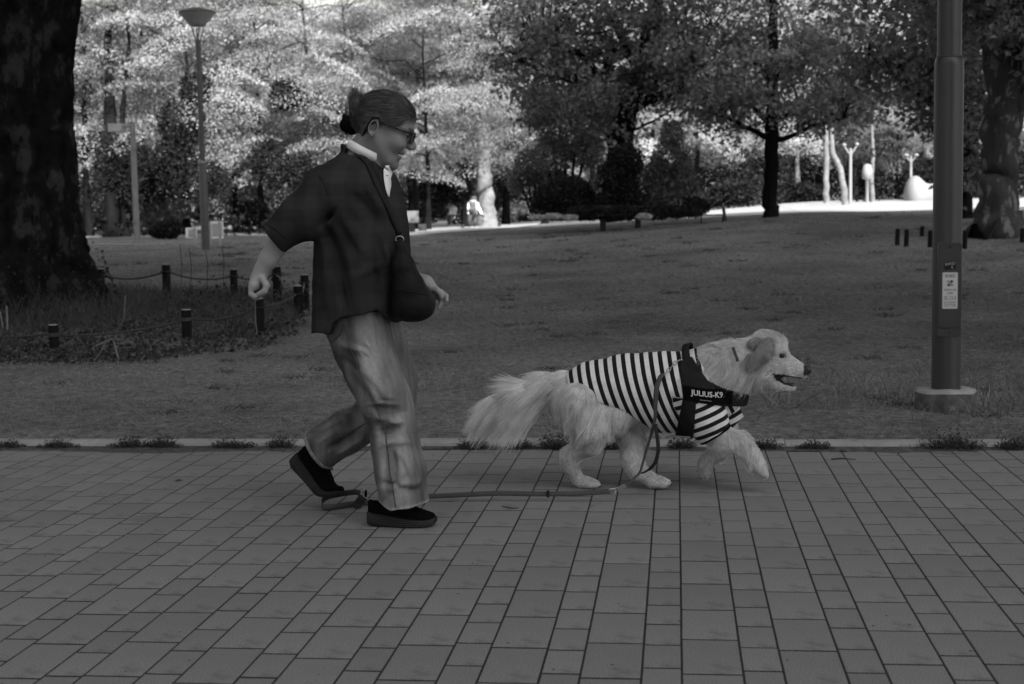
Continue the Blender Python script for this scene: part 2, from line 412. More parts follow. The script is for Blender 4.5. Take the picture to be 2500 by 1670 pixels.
# ---- kerb: mortar bed with separate stones
mb = MB(); mb.box((0, 6.535, -.02), (26, .10, .04)); kerb = link('kerb', mb.mesh('kerb', False), m_joint); tag(kerb, kind='structure')
kb = MB(); L = .995
prof = np.array([[-.045, -.05], [-.045, .018], [-.038, .030], [-.024, .036], [.030, .036], [.042, .030], [.045, .02], [.045, -.05]])
seg = np.linspace(-L/2, L/2, 9); V = np.array([[x, p[0]+.0015*math.sin(9*x+p[1]*90), p[1]+(.0012*math.sin(17*x) if p[1] > 0 else 0)] for x in seg for p in prof]); n = len(prof)
F = [[i*n+j, (i+1)*n+j, (i+1)*n+(j+1) % n, i*n+(j+1) % n] for i in range(8) for j in range(n)]
kb.add(V, F); kb.add(V[:n], [[i, i+1, 7-i-1, 7-i] for i in range(3)]); kb.add(V[-n:], [[7-i, 7-i-1, i+1, i] for i in range(3)])
kme = kb.mesh('kerb_stone'); kme.materials.append(m_kerb); sharp(kme, 40)
for i, x in enumerate(np.arange(-9.38, 8, 1.0)):
    o = bpy.data.objects.new('kerb_stone', kme); COL.objects.link(o); o.parent = kerb; o.location = (x+.36, 6.537+r.normal()*.003, r.normal()*.0025); o.rotation_euler = (r.normal()*.01, r.normal()*.002, r.normal()*.002)

# ---- dirt and litter gathered along the kerb foot
mb = MB(); n = 260; X = np.linspace(-6, 4, n)
wv = .045+.03*np.sin(X*2.1)+.02*np.sin(X*7.3+1)+np.where(X < -1.2, .05*(.5+.5*np.sin(X*1.7)), 0)+r.normal(size=n)*.008
wv = np.clip(wv, .012, .2)
V = np.stack([np.stack([X, 6.4905-wv, X*0+.0008], 1), np.stack([X, 6.4905-wv*.5, X*0+.005], 1), np.stack([X, X*0+6.4915, X*0+.011], 1)], 1).reshape(-1, 3)
mb.add(V, [[3*i+j, 3*i+3+j, 3*i+4+j, 3*i+1+j] for i in range(n-1) for j in range(2)])
o = link('dirt', mb.mesh('dirt'), m_dirt); tag(o, 'dark dirt and litter gathered along the foot of the kerb', 'dirt', kind='stuff')

# ---- grass
def blades(n, xr, yr, hh, wd, rr, keep=None, lean=.6, view=True):
    y = rr.uniform(*yr, n); x = rr.uniform(-.53, .27, n)*y if xr is None else rr.uniform(*xr, n)
    if keep is not None:
        k = keep(x, y); x, y = x[k], y[k]
    z = lawn_z(x, y)-.003; P = np.stack([x, y, z], 1); m = len(P)
    az = rr.uniform(0, 6.283, m); tl = np.abs(rr.normal(size=m))*lean
    D = norm(np.stack([np.cos(az)*tl, np.sin(az)*tl, np.ones(m)], 1)); bend = np.stack([np.cos(az), np.sin(az), -np.ones(m)*.5], 1)*rr.uniform(.1, .5, (m, 1))
    return P, D, rr.uniform(*hh, m), rr.uniform(*wd, m), bend
def patch(x, y, s=1.0, seed=0):
    q = np.stack([x, y, x*0], 1).astype(np.float32); return wob(q, 1.1*s, seed)*.5+wob(q, 3.3*s, seed+1)*.35+.5
mb = MB(); tone = []
rr = np.random.default_rng(21)
def add_blades(*a, seg=2, tn=(.35, 1.9), **k):
    P, D, L, W, B = blades(*a, **k); idx = strands(mb, P, D, L, W, B, seg=seg); tone.append(rr.uniform(*tn, len(P))[idx])
add_blades(60000, None, (6.6, 9.0), (.008, .028), (.0018, .0035), rr, lambda x, y: rr.random(len(x)) < patch(x, y, 1.2, 3)*.75+.2, lean=1.6)
add_blades(52000, None, (8.5, 14.0), (.012, .036), (.003, .006), rr, lambda x, y: rr.random(len(x)) < patch(x, y, 1.0, 5)*.8+.15, lean=1.5)
add_blades(46000, None, (13.5, 34.0), (.02, .055), (.006, .013), rr, lambda x, y: rr.random(len(x)) < patch(x, y, .6, 8)*.9+.1, seg=1, lean=1.4)
add_blades(1500, None, (6.6, 7.6), (.03, .09), (.0015, .0028), rr, lean=3.0, tn=(.3, .6))
add_blades(2600, None, (6.6, 9.5), (.03, .07), (.0018, .003), rr, lean=2.2, tn=(1.3, 2.2))          # dry bleached blades
# small dark tufts and scuffed clods
ck = rr.uniform(6.8, 30, 170); cxs = rr.uniform(-.5, .25, 170)*ck
for cx_, cy_ in zip(cxs, ck):
    m_ = 26; sp_ = .022*(1+cy_/18); x = cx_+rr.normal(size=m_)*sp_*1.6; y = cy_+rr.normal(size=m_)*sp_; P = np.stack([x, y, lawn_z(x, y)-.003], 1); az = rr.uniform(0, 6.283, m_)
    Dd = norm(np.stack([np.cos(az)*.7, np.sin(az)*.7, np.ones(m_)], 1)); idx = strands(mb, P, Dd, rr.uniform(.02, .05, m_)*(1+cy_/25), .004*(1+cy_/14), np.stack([np.cos(az), np.sin(az), -np.ones(m_)], 1)*.3, seg=1); tone.append(rr.uniform(.25, .6, m_)[idx])
# taller grass beside the lamp post
bx, by = 1.383, 7.55
add_blades(9000, (bx-.9, bx+1.6), (by-.25, by+1.3), (.05, .15), (.0025, .005), rr, lambda x, y: (rr.random(len(x)) < np.clip(patch(x, y, 2.5, 11)-.25, 0, 1)) & (np.hypot(x-bx, y-by) > .19) & (y > by-.32+.25*np.abs(x-bx-.5)), lean=.7)
me = mb.mesh('grass', False); attr(me, 'tone', np.concatenate(tone)); o = link('grass', me, m_blade); tag(o, 'short worn grass of the lawn with taller tufts by the lamp post', 'grass', kind='stuff')

# ---- weeds at the foot of the kerb: each tuft is a plant
def leaf_cards(mb, C, A, Nn, L, W):
    """diamond leaves: centre C, long axis A, normal Nn"""
    A = norm(A); B = norm(np.cross(Nn, A)); L = np.broadcast_to(L, (len(C),))[:, None]; W = np.broadcast_to(W, (len(C),))[:, None]; Nv = np.cross(A, B)
    V = np.stack([C-A*L*.5, C+B*W*.5+Nv*L*.06, C+A*L*.5-Nv*L*.10, C-B*W*.5+Nv*L*.06], 1).reshape(-1, 3)
    i = np.arange(len(C))[:, None]*4; mb.add(V, i+np.array([[0, 1, 2, 3]])); return np.repeat(np.arange(len(C)), 4)
tufts = [(150, 90, .05, 'low dark weed tuft at the kerb, leftmost but one in the picture'), (325, 90, .07, 'broad dark weed clump at the kerb below the front rope post'), (405, 70, .08, 'bushy weed clump at the kerb left of the trailing shoe'), (575, 120, .05, 'thin spread of weeds at the kerb just left of the raised heel'),
         (694, 50, .09, 'small upright weed tuft at the kerb touching the raised heel'), (1165, 60, .08, 'weed tuft at the kerb right under the tip of the tail'), (1272, 46, .06, 'tiny weed sprig at the kerb under the middle of the tail'), (1362, 66, .10, 'bushy weed tuft at the kerb beside the rear hind leg of the dog'),
         (1500, 40, .05, 'sparse weeds at the kerb between the two hind legs of the dog'), (1668, 48, .08, 'weed tuft at the kerb between the hind and front legs of the dog'), (1862, 62, .07, 'weed tuft at the kerb beyond the raised front paw'), (1985, 70, .05, 'flat thin weeds at the kerb between the dog and the lamp post'),
         (2318, 120, .11, 'large leafy weed clump at the kerb in front of the lamp post'), (2470, 60, .09, 'weed tuft at the kerb near the right edge of the picture'), (30, 60, .05, 'low weed tuft at the kerb at the far left edge')]
for px, wpx, hh, lab in tufts:
    rr = np.random.default_rng(px); c = on_ground(px, 1093, .0); x0 = c[0]; wd = wpx/531.
    n = int(140+wpx*2.2); ux = rr.normal(size=n)*wd*.27; P = np.stack([x0+ux, rr.normal(size=n)*.012+6.478, np.full(n, .004)], 1)
    D = norm(np.stack([rr.normal(size=n)*.7+ux/wd, rr.normal(size=n)*.5-.2, np.ones(n)], 1)); mb = MB(); Lh = rr.uniform(.35, 1.1, n)*hh*np.exp(-(ux/wd*1.6)**2)
    idx = strands(mb, P, D, Lh, .0026, np.stack([rr.normal(size=n)*.3, rr.normal(size=n)*.3-.1, -rr.uniform(0, .5, n)], 1), seg=2); tn = rr.uniform(.6, 1.9, n)[idx]
    m = n; j = rr.integers(0, n, m); t = rr.uniform(.3, 1, (m, 1)); C = P[j]+D[j]*Lh[j][:, None]*t
    i2 = leaf_cards(mb, C, rr.normal(size=(m, 3))+[0, -.3, .4], rr.normal(size=(m, 3))*.6+[0, -.5, 1], rr.uniform(.008, .02, m), rr.uniform(.004, .009, m)); tn = np.concatenate([tn, rr.uniform(.7, 2.2, m)[i2]])
    me = mb.mesh('weed_tuft', False); me.transform(Matrix.Translation((-x0, -6.478, 0))); attr(me, 'tone', tn)
    o = link('weed_tuft', me, m_weed, None, (x0, 6.478, 0)); tag(o, lab, 'weed', 'weed tufts along the kerb')

# ---- grit, leaf crumbs and seeds scattered over the paving
rr = np.random.default_rng(64); n = 260; y = rr.uniform(2.9, 6.45, n)**1.0; x = rr.uniform(-.52, .27, n)*y; mb = MB()
edge = rr.random(n) < .35; y = np.where(edge, rr.uniform(6.2, 6.46, n), y); C = np.stack([x, y, np.full(n, .0022)], 1)
leaf_cards(mb, C, rr.normal(size=(n, 3))*[1, 1, .05], np.tile([0, 0, 1.0], (n, 1))+rr.normal(size=(n, 3))*.12, rr.uniform(.004, .014, n), rr.uniform(.003, .007, n))
me = mb.mesh('litter', False); o = link('litter', me, m_twig); tag(o, 'tiny dark crumbs of leaves scattered over the paving', 'litter', kind='stuff')
# ================================================================== TREES, SHRUBS AND AN ADDED BLOCK TO SHADE THE LAWN
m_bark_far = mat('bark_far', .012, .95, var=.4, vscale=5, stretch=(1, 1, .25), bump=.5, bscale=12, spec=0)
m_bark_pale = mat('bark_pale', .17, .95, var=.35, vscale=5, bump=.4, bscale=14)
m_bark_near = mat('bark_near', .016, 1.0, var=.6, vscale=5.0, detail=9, stretch=(1, 1, .6), bump=1.0, bscale=22, spots=(5.0, .54, 2.2), bdist=.06, spec=0)
m_bark_mottled = mat('bark_mottled', .055, .95, var=.4, vscale=4, detail=8, stretch=(1, 1, .5), bump=.9, bscale=14, spots=(7.5, .57, 2.8), bdist=.04, spec=0)
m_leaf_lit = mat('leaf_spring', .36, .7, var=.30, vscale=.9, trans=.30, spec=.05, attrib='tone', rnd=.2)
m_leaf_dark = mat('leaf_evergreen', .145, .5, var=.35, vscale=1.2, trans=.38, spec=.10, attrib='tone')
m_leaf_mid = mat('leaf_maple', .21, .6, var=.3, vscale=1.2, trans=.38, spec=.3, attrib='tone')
m_leaf_back = mat('leaf_back', .040, .7, var=.3, vscale=.8, trans=.35, spec=.05, attrib='tone', rnd=.2)  # back row darkened to stand in for shadow gaps between the crowns
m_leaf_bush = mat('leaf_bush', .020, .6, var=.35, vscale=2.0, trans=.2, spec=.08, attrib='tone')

def pads_leaves(mb, pads, per, Ls, flat, droop, rr, tilt=.65, wr=.6, tn=(.75, 1.25), ptilt=.30):
    C = []; A = []; Nn = []; tone = []
    for (c, R) in pads:
        n = max(8, int(per*(R*R if R < 1 else R))); th = rr.uniform(0, 6.283, n); q = R*np.sqrt(rr.random(n))
        dx, dy = np.cos(th)*q, np.sin(th)*q
        tx, ty = rr.normal(size=2)*ptilt; z = rr.normal(size=n)*R*flat - droop*q*q/max(R, .1)+dx*tx+dy*ty
        C.append(np.stack([c[0]+dx, c[1]+dy, c[2]+z], 1))
        rad = np.stack([np.cos(th), np.sin(th), 0*th], 1)*(q/R)[:, None]
        Nn.append(norm(np.array([-tx, -ty, 1.0])+rad*.45+rr.normal(size=(n, 3))*tilt))
        A.append(rad*.8+rr.normal(size=(n, 3))*.7-np.array([0, 0, .25]))
        tone.append(rr.uniform(*tn, n)*rr.uniform(.68, 1.3))
    C = np.concatenate(C); idx = leaf_cards(mb, C, np.concatenate(A), np.concatenate(Nn), rr.uniform(Ls*.6, Ls*1.3, len(C)), rr.uniform(Ls*.6, Ls*1.3, len(C))*wr)
    return np.concatenate(tone)[idx]
def bez(a, b, rise, n=5, rr=None, j=0.0):
    a = np.asarray(a, float); b = np.asarray(b, float); t = np.linspace(0, 1, n)[:, None]
    P = a*(1-t)+b*t; P[:, 2] += (4*t*(1-t))[:, 0]*rise
    if rr is not None and j: P[1:-1] += rr.normal(size=(n-2, 3))*j
    return P
def skeleton(mb, limbs, pads, rr, r_br=.03, n=8):
    """limbs: list of (points, radii); a thin branch from the nearest limb point to each pad"""
    pts = []
    for P, R in limbs:
        P = np.asarray(P, float); R = np.asarray(R, float)
        t = np.linspace(0, len(P)-1, (len(P)-1)*4+1); PP = np.stack([np.interp(t, np.arange(len(P)), P[:, i]) for i in range(3)], 1); RR = np.interp(t, np.arange(len(R)), R)
        PP[1:-1] += rr.normal(size=(len(PP)-2, 3))*RR[1:-1, None]*.12
        mb.tube(PP, RR, n)
        pts += list(zip(PP, RR))
    LP = np.array([p for p, _ in pts]); LR = np.array([q for _, q in pts])
    for c, R in pads:
        c = np.asarray(c); d = np.linalg.norm(LP-c, axis=1)+np.maximum(0, LP[:, 2]-c[2]+.2)*2.0; i = int(np.argmin(d))
        r0 = min(LR[i]*.6, r_br*(.6+.25*d[i]))
        P = bez(LP[i], c, .12*d[i], 5, rr, .05*d[i]); mb.tube(P, np.linspace(r0, r0*.2, 5), 5, cap=False)
def auto_tree(seed, H, r0, first, cr, npad, per, Ls, flat=.16, droop=.25, padR=(.6, 1.15), shape='round', tilt=.65, lean=.03, wr=.6):
    rr = np.random.default_rng(seed); k = 7; z = np.linspace(0, H*.92, k); w = np.cumsum(rr.normal(size=(k, 2))*lean*H/k, 0); w[0] = 0
    T = np.stack([w[:, 0], w[:, 1], z], 1); R = r0*(1-z/H)**.8; R[0] *= 1.35; limbs = [(T, R)]; pads = []
    nl = 9
    for i in range(nl):
        h = first+(H*.85-first)*i/(nl-1); c = np.array([np.interp(h, z, T[:, 0]), np.interp(h, z, T[:, 1]), h]); az = i*2.4+rr.uniform(-.4, .4)
        prof = math.sin(math.pi*min(1, .22+.78*(1-i/nl)**.8)) if shape == 'round' else (1-i/nl*.85)
        ln = cr*max(.35, prof)*rr.uniform(.8, 1.1); e = c+np.array([math.cos(az)*ln, math.sin(az)*ln, ln*rr.uniform(.12, .4)*(1 if i else .6)])
        P = bez(c, e, ln*.10, 5, rr, .04*ln); limbs.append((P, np.linspace(r0*.38*(1-h/H*.6), r0*.08, 5)))
    while len(pads) < npad:
        l = limbs[rr.integers(1, len(limbs))][0]; t = rr.uniform(.35, 1.08); b = l[0]*(1-t)+l[-1]*t
        c = b+rr.normal(size=3)*np.array([.22*cr, .22*cr, .07*H]);
        if c[2] < first-.6: continue
        pads.append((c, rr.uniform(*padR)))
    for i in range(max(3, npad//12)): pads.append((T[-1]+rr.normal(size=3)*[cr*.25, cr*.25, H*.05], rr.uniform(*padR)))
    mt = MB(); skeleton(mt, limbs, pads, rr, .035); ml = MB(); tn = pads_leaves(ml, pads, per, Ls, flat, droop, rr, tilt, wr)
    me = ml.mesh('crown', False); attr(me, 'tone', tn); return mt.mesh('trunk'), me
def plant_tree(name, meshes, mats, loc, rot, sc, label, group, cat='tree'):
    e = empty(name, loc); e.rotation_euler = (0, 0, rot); e.scale = (sc, sc, sc); tag(e, label, cat, group)
    link('trunk', meshes[0], mats[0], e); link('crown', meshes[1], mats[1], e); return e

# ---- sunlit wood behind the lawn: four kinds of spring-green trees, each planted several times
VAR = [auto_tree(101, 10.5, .13, 3.4, 4.2, 38, 1050, .085, flat=.06, droop=.28, padR=(.8, 1.9), tilt=.26), auto_tree(102, 9.2, .12, 3.0, 3.8, 34, 1050, .08, flat=.055, droop=.30, padR=(.7, 1.8), tilt=.26),
       auto_tree(103, 11.5, .14, 3.6, 4.5, 42, 1000, .09, flat=.065, droop=.28, padR=(.8, 2.0), tilt=.28), auto_tree(104, 8.0, .10, 2.5, 3.3, 34, 1100, .078, flat=.05, droop=.30, padR=(.6, 1.5), tilt=.26)]
BACK = auto_tree(105, 13.0, .26, 1.5, 4.6, 150, 130, .26, flat=.3, droop=.1, padR=(.8, 1.5), tilt=.9)
VARD = []
for tm, cm in VAR:
    c2 = cm.copy(); c2.materials.clear(); c2.materials.append(m_leaf_dark); VARD.append((tm, c2))
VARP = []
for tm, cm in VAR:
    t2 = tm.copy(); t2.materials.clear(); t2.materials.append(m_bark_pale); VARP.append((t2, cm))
ORD = ['first', 'second', 'third', 'fourth', 'fifth', 'sixth', 'seventh', 'eighth', 'ninth', 'tenth', 'eleventh', 'twelfth', 'thirteenth', 'fourteenth', 'fifteenth', 'sixteenth', 'seventeenth', 'eighteenth', 'nineteenth', 'twentieth', 'twenty-first', 'twenty-second', 'twenty-third', 'twenty-fourth']
lit = [(215, 47, 0, 1.0), (350, 52, 2, 1.0), (455, 46, 1, 1.0), (575, 50, 0, .70), (640, 45.5, 3, 1.05), (745, 48, 1, 1.05), (850, 46, 0, .80), (960, 49, 2, .60), (1045, 45.5, 3, .92), (1135, 49, 1, 1.0),
       (1235, 53, 0, 1.0), (1330, 50, 3, 1.1), (1440, 56, 2, 1.0), (1600, 57, 1, .95), (1705, 60, 0, .95), (1815, 63, 3, 1.2), (1950, 66, 1, 1.02), (2090, 70, 0, .72), (2190, 68, 3, .85), (2300, 62, 1, .78), (2420, 66, 0, 1.0), (2510, 58, 3, 1.2), (2600, 64, 2, 1.0), (100, 50, 1, 1.05), (0, 47, 2, 1.0), (-110, 50, 0, 1.0)]
special = {640: 'sunlit low tree directly right of the tall bowl lamp', 1045: 'sunlit low tree right of the head of the walking person', 215: 'sunlit tree showing just right of the massive trunk', 350: 'sunlit tree behind the box-headed lamp', 1815: 'sunlit low tree seen between the clipped conifer and the straight dark trunk', 2190: 'sunlit low tree left of the near lamp post', 2510: 'sunlit low tree at the right edge behind the mottled trunk'}
for i, (px, Y, k, s) in enumerate(lit):
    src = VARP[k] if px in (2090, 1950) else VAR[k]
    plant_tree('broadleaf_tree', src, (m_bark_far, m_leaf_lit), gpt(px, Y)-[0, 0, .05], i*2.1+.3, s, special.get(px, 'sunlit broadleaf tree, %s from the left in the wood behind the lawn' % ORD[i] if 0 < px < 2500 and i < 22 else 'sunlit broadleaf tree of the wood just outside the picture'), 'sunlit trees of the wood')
for i, px in enumerate(range(-150, 2800, 150)):
    Y = 84+6*math.sin(i*2.7); s = (.98+.12*math.sin(i*1.9)) *.86 if px not in (600, 900, 2100) else .66
    if px in (2100, 2250): s = .55
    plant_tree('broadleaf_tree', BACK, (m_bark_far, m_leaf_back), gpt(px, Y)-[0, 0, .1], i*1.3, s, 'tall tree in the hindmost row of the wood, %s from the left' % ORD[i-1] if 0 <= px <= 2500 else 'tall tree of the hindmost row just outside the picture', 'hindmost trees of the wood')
# unseen trees added round the viewer to keep low light off the lawn
for i, (x, y, k, s) in enumerate([(-7, -8, 2, .95), (1, -10, 0, 1.0), (9, -9, 2, .9), (-15, -4, 0, 1.0), (-16, 5, 2, .95), (-19, 14, 1, 1.1), (14, -2, 1, 1.1), (11.5, 8, 2, .9), (15, 16, 0, 1.0), (-24, 24, 2, 1.0), (18, 25, 1, 1.1), (-12, -14, 1, 1.1), (6, -17, 2, 1.1), (4.6, 10.8, 0, 1.15), (-9.8, 8.0, 2, 1.1)]):
    plant_tree('broadleaf_tree', VARD[k], (m_bark_far, m_leaf_dark), (x, y, float(ground_z(x, max(y, 0.)))-.08), i*1.7, s, 'unseen tree added around the viewer to cut low light', 'unseen trees added around the viewer')
# low growth under the far wood: nobody could count it
mb = MB(); rr = np.random.default_rng(40); pads = []
for i in range(420):
    Y = rr.uniform(56, 96); x = rr.uniform(-.58, .32)*Y; pads.append((np.array([x, Y, float(ground_z(x, Y))+rr.uniform(.2, 2.6)*rr.random()+.2]), rr.uniform(.8, 1.6)))
for i in range(80):
    Y = rr.uniform(42, 54); px = rr.choice([rr.uniform(230, 900), rr.uniform(560, 960)]); x = gx(px, Y); pads.append((np.array([x, Y, float(ground_z(x, Y))+rr.uniform(.1, 1.0)]), rr.uniform(.3, .7)))
tn = pads_leaves(mb, pads, 130, .20, .35, .2, rr, .9); me = mb.mesh('undergrowth', False); attr(me, 'tone', tn); o = link('undergrowth', me, m_leaf_bush); tag(o, 'dark low growth under the far trees', 'undergrowth', kind='stuff')

# ---- the massive old trunk at the left, its crown high overhead
Yt = 13.2; c = gpt(18, Yt); rr = np.random.default_rng(9)
e = empty('old_tree', c); tag(e, 'massive dark rough trunk filling the left edge inside the rope fence', 'tree')
nz, na = 150, 120; zz = np.concatenate([np.linspace(-.15, 4.2, nz)]); an = np.linspace(0, 2*np.pi, na, endpoint=False)
ZZ, AA = np.meshgrid(zz, an, indexing='ij')
ctr = np.interp(zz, [-.2, 1.5, 3.0, 4.2], [.02, 0, .02, .10])
base = np.interp(zz, [-.2, .1, .35, .8, 1.3, 1.8, 2.3, 3.0, 4.2], [.95, .84, .76, .70, .645, .635, .655, .73, .80])
flare = np.clip(1-zz/1.1, 0, 1)[:, None]**2*(.16*np.sin(AA*3+.7)+.10*np.sin(AA*5+2))
q = np.stack([np.cos(AA)*2.2, np.sin(AA)*2.2, ZZ*1.1], -1).reshape(-1, 3).astype(np.float32)
pl = wob(q, 2.1, 61).reshape(AA.shape); fis = np.abs(wob(q*np.array([2.2, 2.2, .8], np.float32), 2.6, 62)).reshape(AA.shape); fine = wob(q*np.array([3, 3, 2.4], np.float32), 6.0, 63).reshape(AA.shape)
RR = base[:, None]*(1+flare)+.035*pl-.05*np.exp(-(fis/.12)**2)+.016*fine+.014*np.sign(wob(q, 5.0, 66)).reshape(AA.shape)
V = np.stack([c[0]+ctr[:, None]+RR*np.cos(AA), c[1]+RR*np.sin(AA), c[2]+ZZ], -1).reshape(-1, 3)
i = np.arange(nz-1)[:, None]*na; j = np.arange(na)[None]; F = np.stack([i+j, i+(j+1) % na, i+na+(j+1) % na, i+na+j], -1).reshape(-1, 4)
mb = MB(); mb.add(V, F); part('trunk', mb, m_bark_near, e)
top = c+[.1, 0, 4.0]; mb = MB(); pads = []; limbs = [([top, top+[.2, .2, 2.5], top+[.1, .3, 5]], [.62, .42, .2])]
for k in range(7):
    az = k*.9; E2 = top+[5.2*math.cos(az), 4.2*math.sin(az)-.5, 3.4+rr.uniform(-.4, 1)]; limbs.append((bez(top+[0, 0, .4+.2*k], E2, .6), np.linspace(.26, .07, 5)))
    for t in range(24): pads.append((E2+rr.normal(size=3)*[2.0, 1.7, .9]+[0, 0, .6], rr.uniform(.7, 1.3)))
skeleton(mb, limbs, pads, rr, .05); part('limbs', mb, m_bark_near, e)
mb = MB(); tn = pads_leaves(mb, pads, 170, .22, .2, .2, rr); me = mb.mesh('crown', False); attr(me, 'tone', tn); part('crown', me, m_leaf_dark, e)

# ---- trees standing on the far side of the lawn, each with its own limbs
def px_limb(pts, Y):                  # (px, py, radius in metres, dY)
    return ([at(p, q, Y+d) for p, q, _, d in pts], [rd for _, _, rd, _ in pts])
def own_tree(name, label, Y, limbs, pads, per, Ls, flat, droop, bark, leaf, seed, foot, tilt=.65, rbr=.03):
    rr = np.random.default_rng(seed); c = np.array(foot, float)
    e = empty(name, c); tag(e, label, 'tree'); L = [px_limb(l, Y) for l in limbs]
    Pd = []
    for (px, py, sx, sy, sd, n, R) in pads:
        for _ in range(n): Pd.append((at(px+rr.normal()*sx, py+rr.normal()*sy, Y+rr.normal()*sd), rr.uniform(*R)))
    mb = MB(); skeleton(mb, L, Pd, rr, rbr, 10); part('trunk', mb, bark, e)
    mb = MB(); tn = pads_leaves(mb, Pd, per, Ls, flat, droop, rr, tilt); me = mb.mesh('crown', False); attr(me, 'tone', tn); part('crown', me, leaf, e); return e
Y = 34.0
own_tree('forked_tree', 'big dark tree with a thick forked trunk behind the rounded shrubs', Y,
         [[(1512, 540, .42, 0), (1514, 430, .34, 0), (1512, 345, .32, 0), (1530, 290, .26, 0), (1555, 200, .22, 0), (1580, 110, .20, 0), (1602, 20, .18, 0), (1612, -80, .15, 0), (1630, -260, .06, 0)],
          [(1508, 350, .24, 0), (1488, 290, .20, 0), (1478, 220, .16, .2), (1488, 150, .13, .5), (1500, 100, .08, .8)],
          [(1545, 265, .15, 0), (1580, 245, .12, -.3), (1640, 225, .08, -.8), (1700, 180, .05, -1.2)],
          [(1582, 105, .12, 0), (1640, 80, .10, .5), (1680, 95, .07, .8), (1740, 70, .04, 1)],
          [(1480, 210, .11, 0), (1420, 130, .09, -.6), (1350, 105, .07, -1), (1270, 95, .04, -1.6)],
          [(1470, 230, .07, 0), (1380, 190, .05, -1), (1290, 160, .035, -1.5), (1220, 110, .02, -2)],
          [(1560, 180, .10, 0), (1500, 60, .08, 1), (1460, -40, .05, 1.5)]],
         [(1430, 120, 110, 75, 1.6, 42, (.5, .95)), (1600, 90, 100, 70, 1.5, 40, (.5, .95)), (1500, -90, 170, 70, 2.0, 34, (.6, 1.0)), (1290, 130, 60, 55, 1.2, 20, (.4, .8)), (1420, 235, 60, 40, 1.0, 26, (.4, .7)), (1650, 190, 50, 45, 1.0, 22, (.4, .7))],
         190, .15, .16, .25, m_bark_far, m_leaf_dark, 201, gpt(1512, Y))
Y = 32.5
own_tree('straight_tree', 'dark tree with straight trunk and level spreading branches at the lawn edge', Y,
         [[(1880, 537, .19, 0), (1880, 500, .165, 0), (1882, 400, .155, 0), (1884, 310, .15, 0), (1885, 200, .13, 0), (1886, 90, .11, 0), (1888, -20, .09, 0), (1890, -250, .03, 0)],
          [(1872, 335, .07, 0), (1830, 315, .05, -.2), (1790, 295, .03, -.5), (1740, 275, .015, -.8)],
          [(1874, 300, .06, 0), (1840, 262, .045, .2), (1815, 250, .035, .4), (1760, 230, .02, .6)],
          [(1890, 345, .07, 0), (1935, 330, .05, -.2), (1990, 305, .035, -.5), (2060, 290, .018, -.9)],
          [(1892, 300, .07, 0), (1920, 280, .055, .2), (1950, 278, .04, .4), (2040, 250, .02, .8)],
          [(1884, 210, .06, 0), (1850, 160, .04, 0), (1780, 120, .02, 0)], [(1886, 200, .06, 0), (1930, 150, .04, 0), (2010, 110, .02, 0)]],
         [(1870, 110, 120, 60, 1.5, 46, (.45, .9)), (1760, 190, 60, 45, 1.1, 30, (.4, .8)), (1990, 180, 70, 50, 1.2, 36, (.4, .8)), (1760, 265, 45, 22, .8, 14, (.3, .6)), (2010, 275, 60, 22, .9, 18, (.3, .65)), (1860, -60, 85, 50, 1.4, 18, (.5, .8)), (2080, 250, 40, 30, .8, 12, (.3, .6))],
         200, .14, .13, .25, m_bark_far, m_leaf_mid, 202, gpt(1880, Y))
Y = 22.0
own_tree('mottled_tree', 'tall tree with thick mottled trunk inside low stakes at the right', Y,
         [[(2432, 585, .50, 0), (2432, 560, .40, 0), (2434, 500, .30, 0), (2438, 420, .265, 0), (2446, 320, .265, 0), (2450, 220, .25, 0), (2430, 110, .21, 0), (2398, 30, .18, 0), (2360, -60, .16, 0), (2330, -300, .08, 0)],
          [(2455, 330, .19, 0), (2484, 240, .17, 0), (2505, 130, .19, 0), (2530, -30, .16, 0), (2580, -300, .06, 0)], [(2420, 90, .13, 0), (2438, 20, .11, -.3), (2440, -120, .05, -.5)]],
         [(2440, -110, 130, 60, 1.4, 60, (.5, 1.0)), (2480, 40, 50, 50, 1.0, 22, (.3, .6)), (2390, -40, 50, 50, 1.2, 14, (.4, .6)), (2600, 60, 60, 90, 1.0, 20, (.4, .8))],
         190, .14, .16, .25, m_bark_mottled, m_leaf_dark, 203, gpt(2432, Y))
Y = 27.5
own_tree('evergreen_tree', 'very dark spreading evergreen behind the near lamp post', Y,
         [[(2355, 545, .22, 0), (2352, 500, .16, 0), (2350, 420, .14, 0), (2348, 350, .14, 0), (2330, 230, .13, 0), (2300, 100, .11, 0), (2290, -60, .07, 0)],
          [(2348, 330, .08, 0), (2270, 250, .06, 0), (2190, 180, .035, -.3), (2120, 130, .02, -.5)], [(2345, 300, .08, 0), (2400, 220, .06, .4), (2460, 150, .03, .7)]],
         [(2305, 130, 60, 65, 1.1, 52, (.4, .75)), (2330, 280, 40, 60, .9, 38, (.3, .55)), (2215, 140, 40, 45, .8, 24, (.3, .6)), (2350, 420, 18, 40, .6, 16, (.2, .4)), (2340, -70, 70, 45, 1.0, 30, (.5, .9)), (2375, 330, 25, 60, .9, 12, (.25, .45)), (2120, 130, 36, 30, .8, 12, (.3, .5))],
         230, .14, .3, .1, m_bark_far, m_leaf_dark, 204, gpt(2355, Y), tilt=.9)
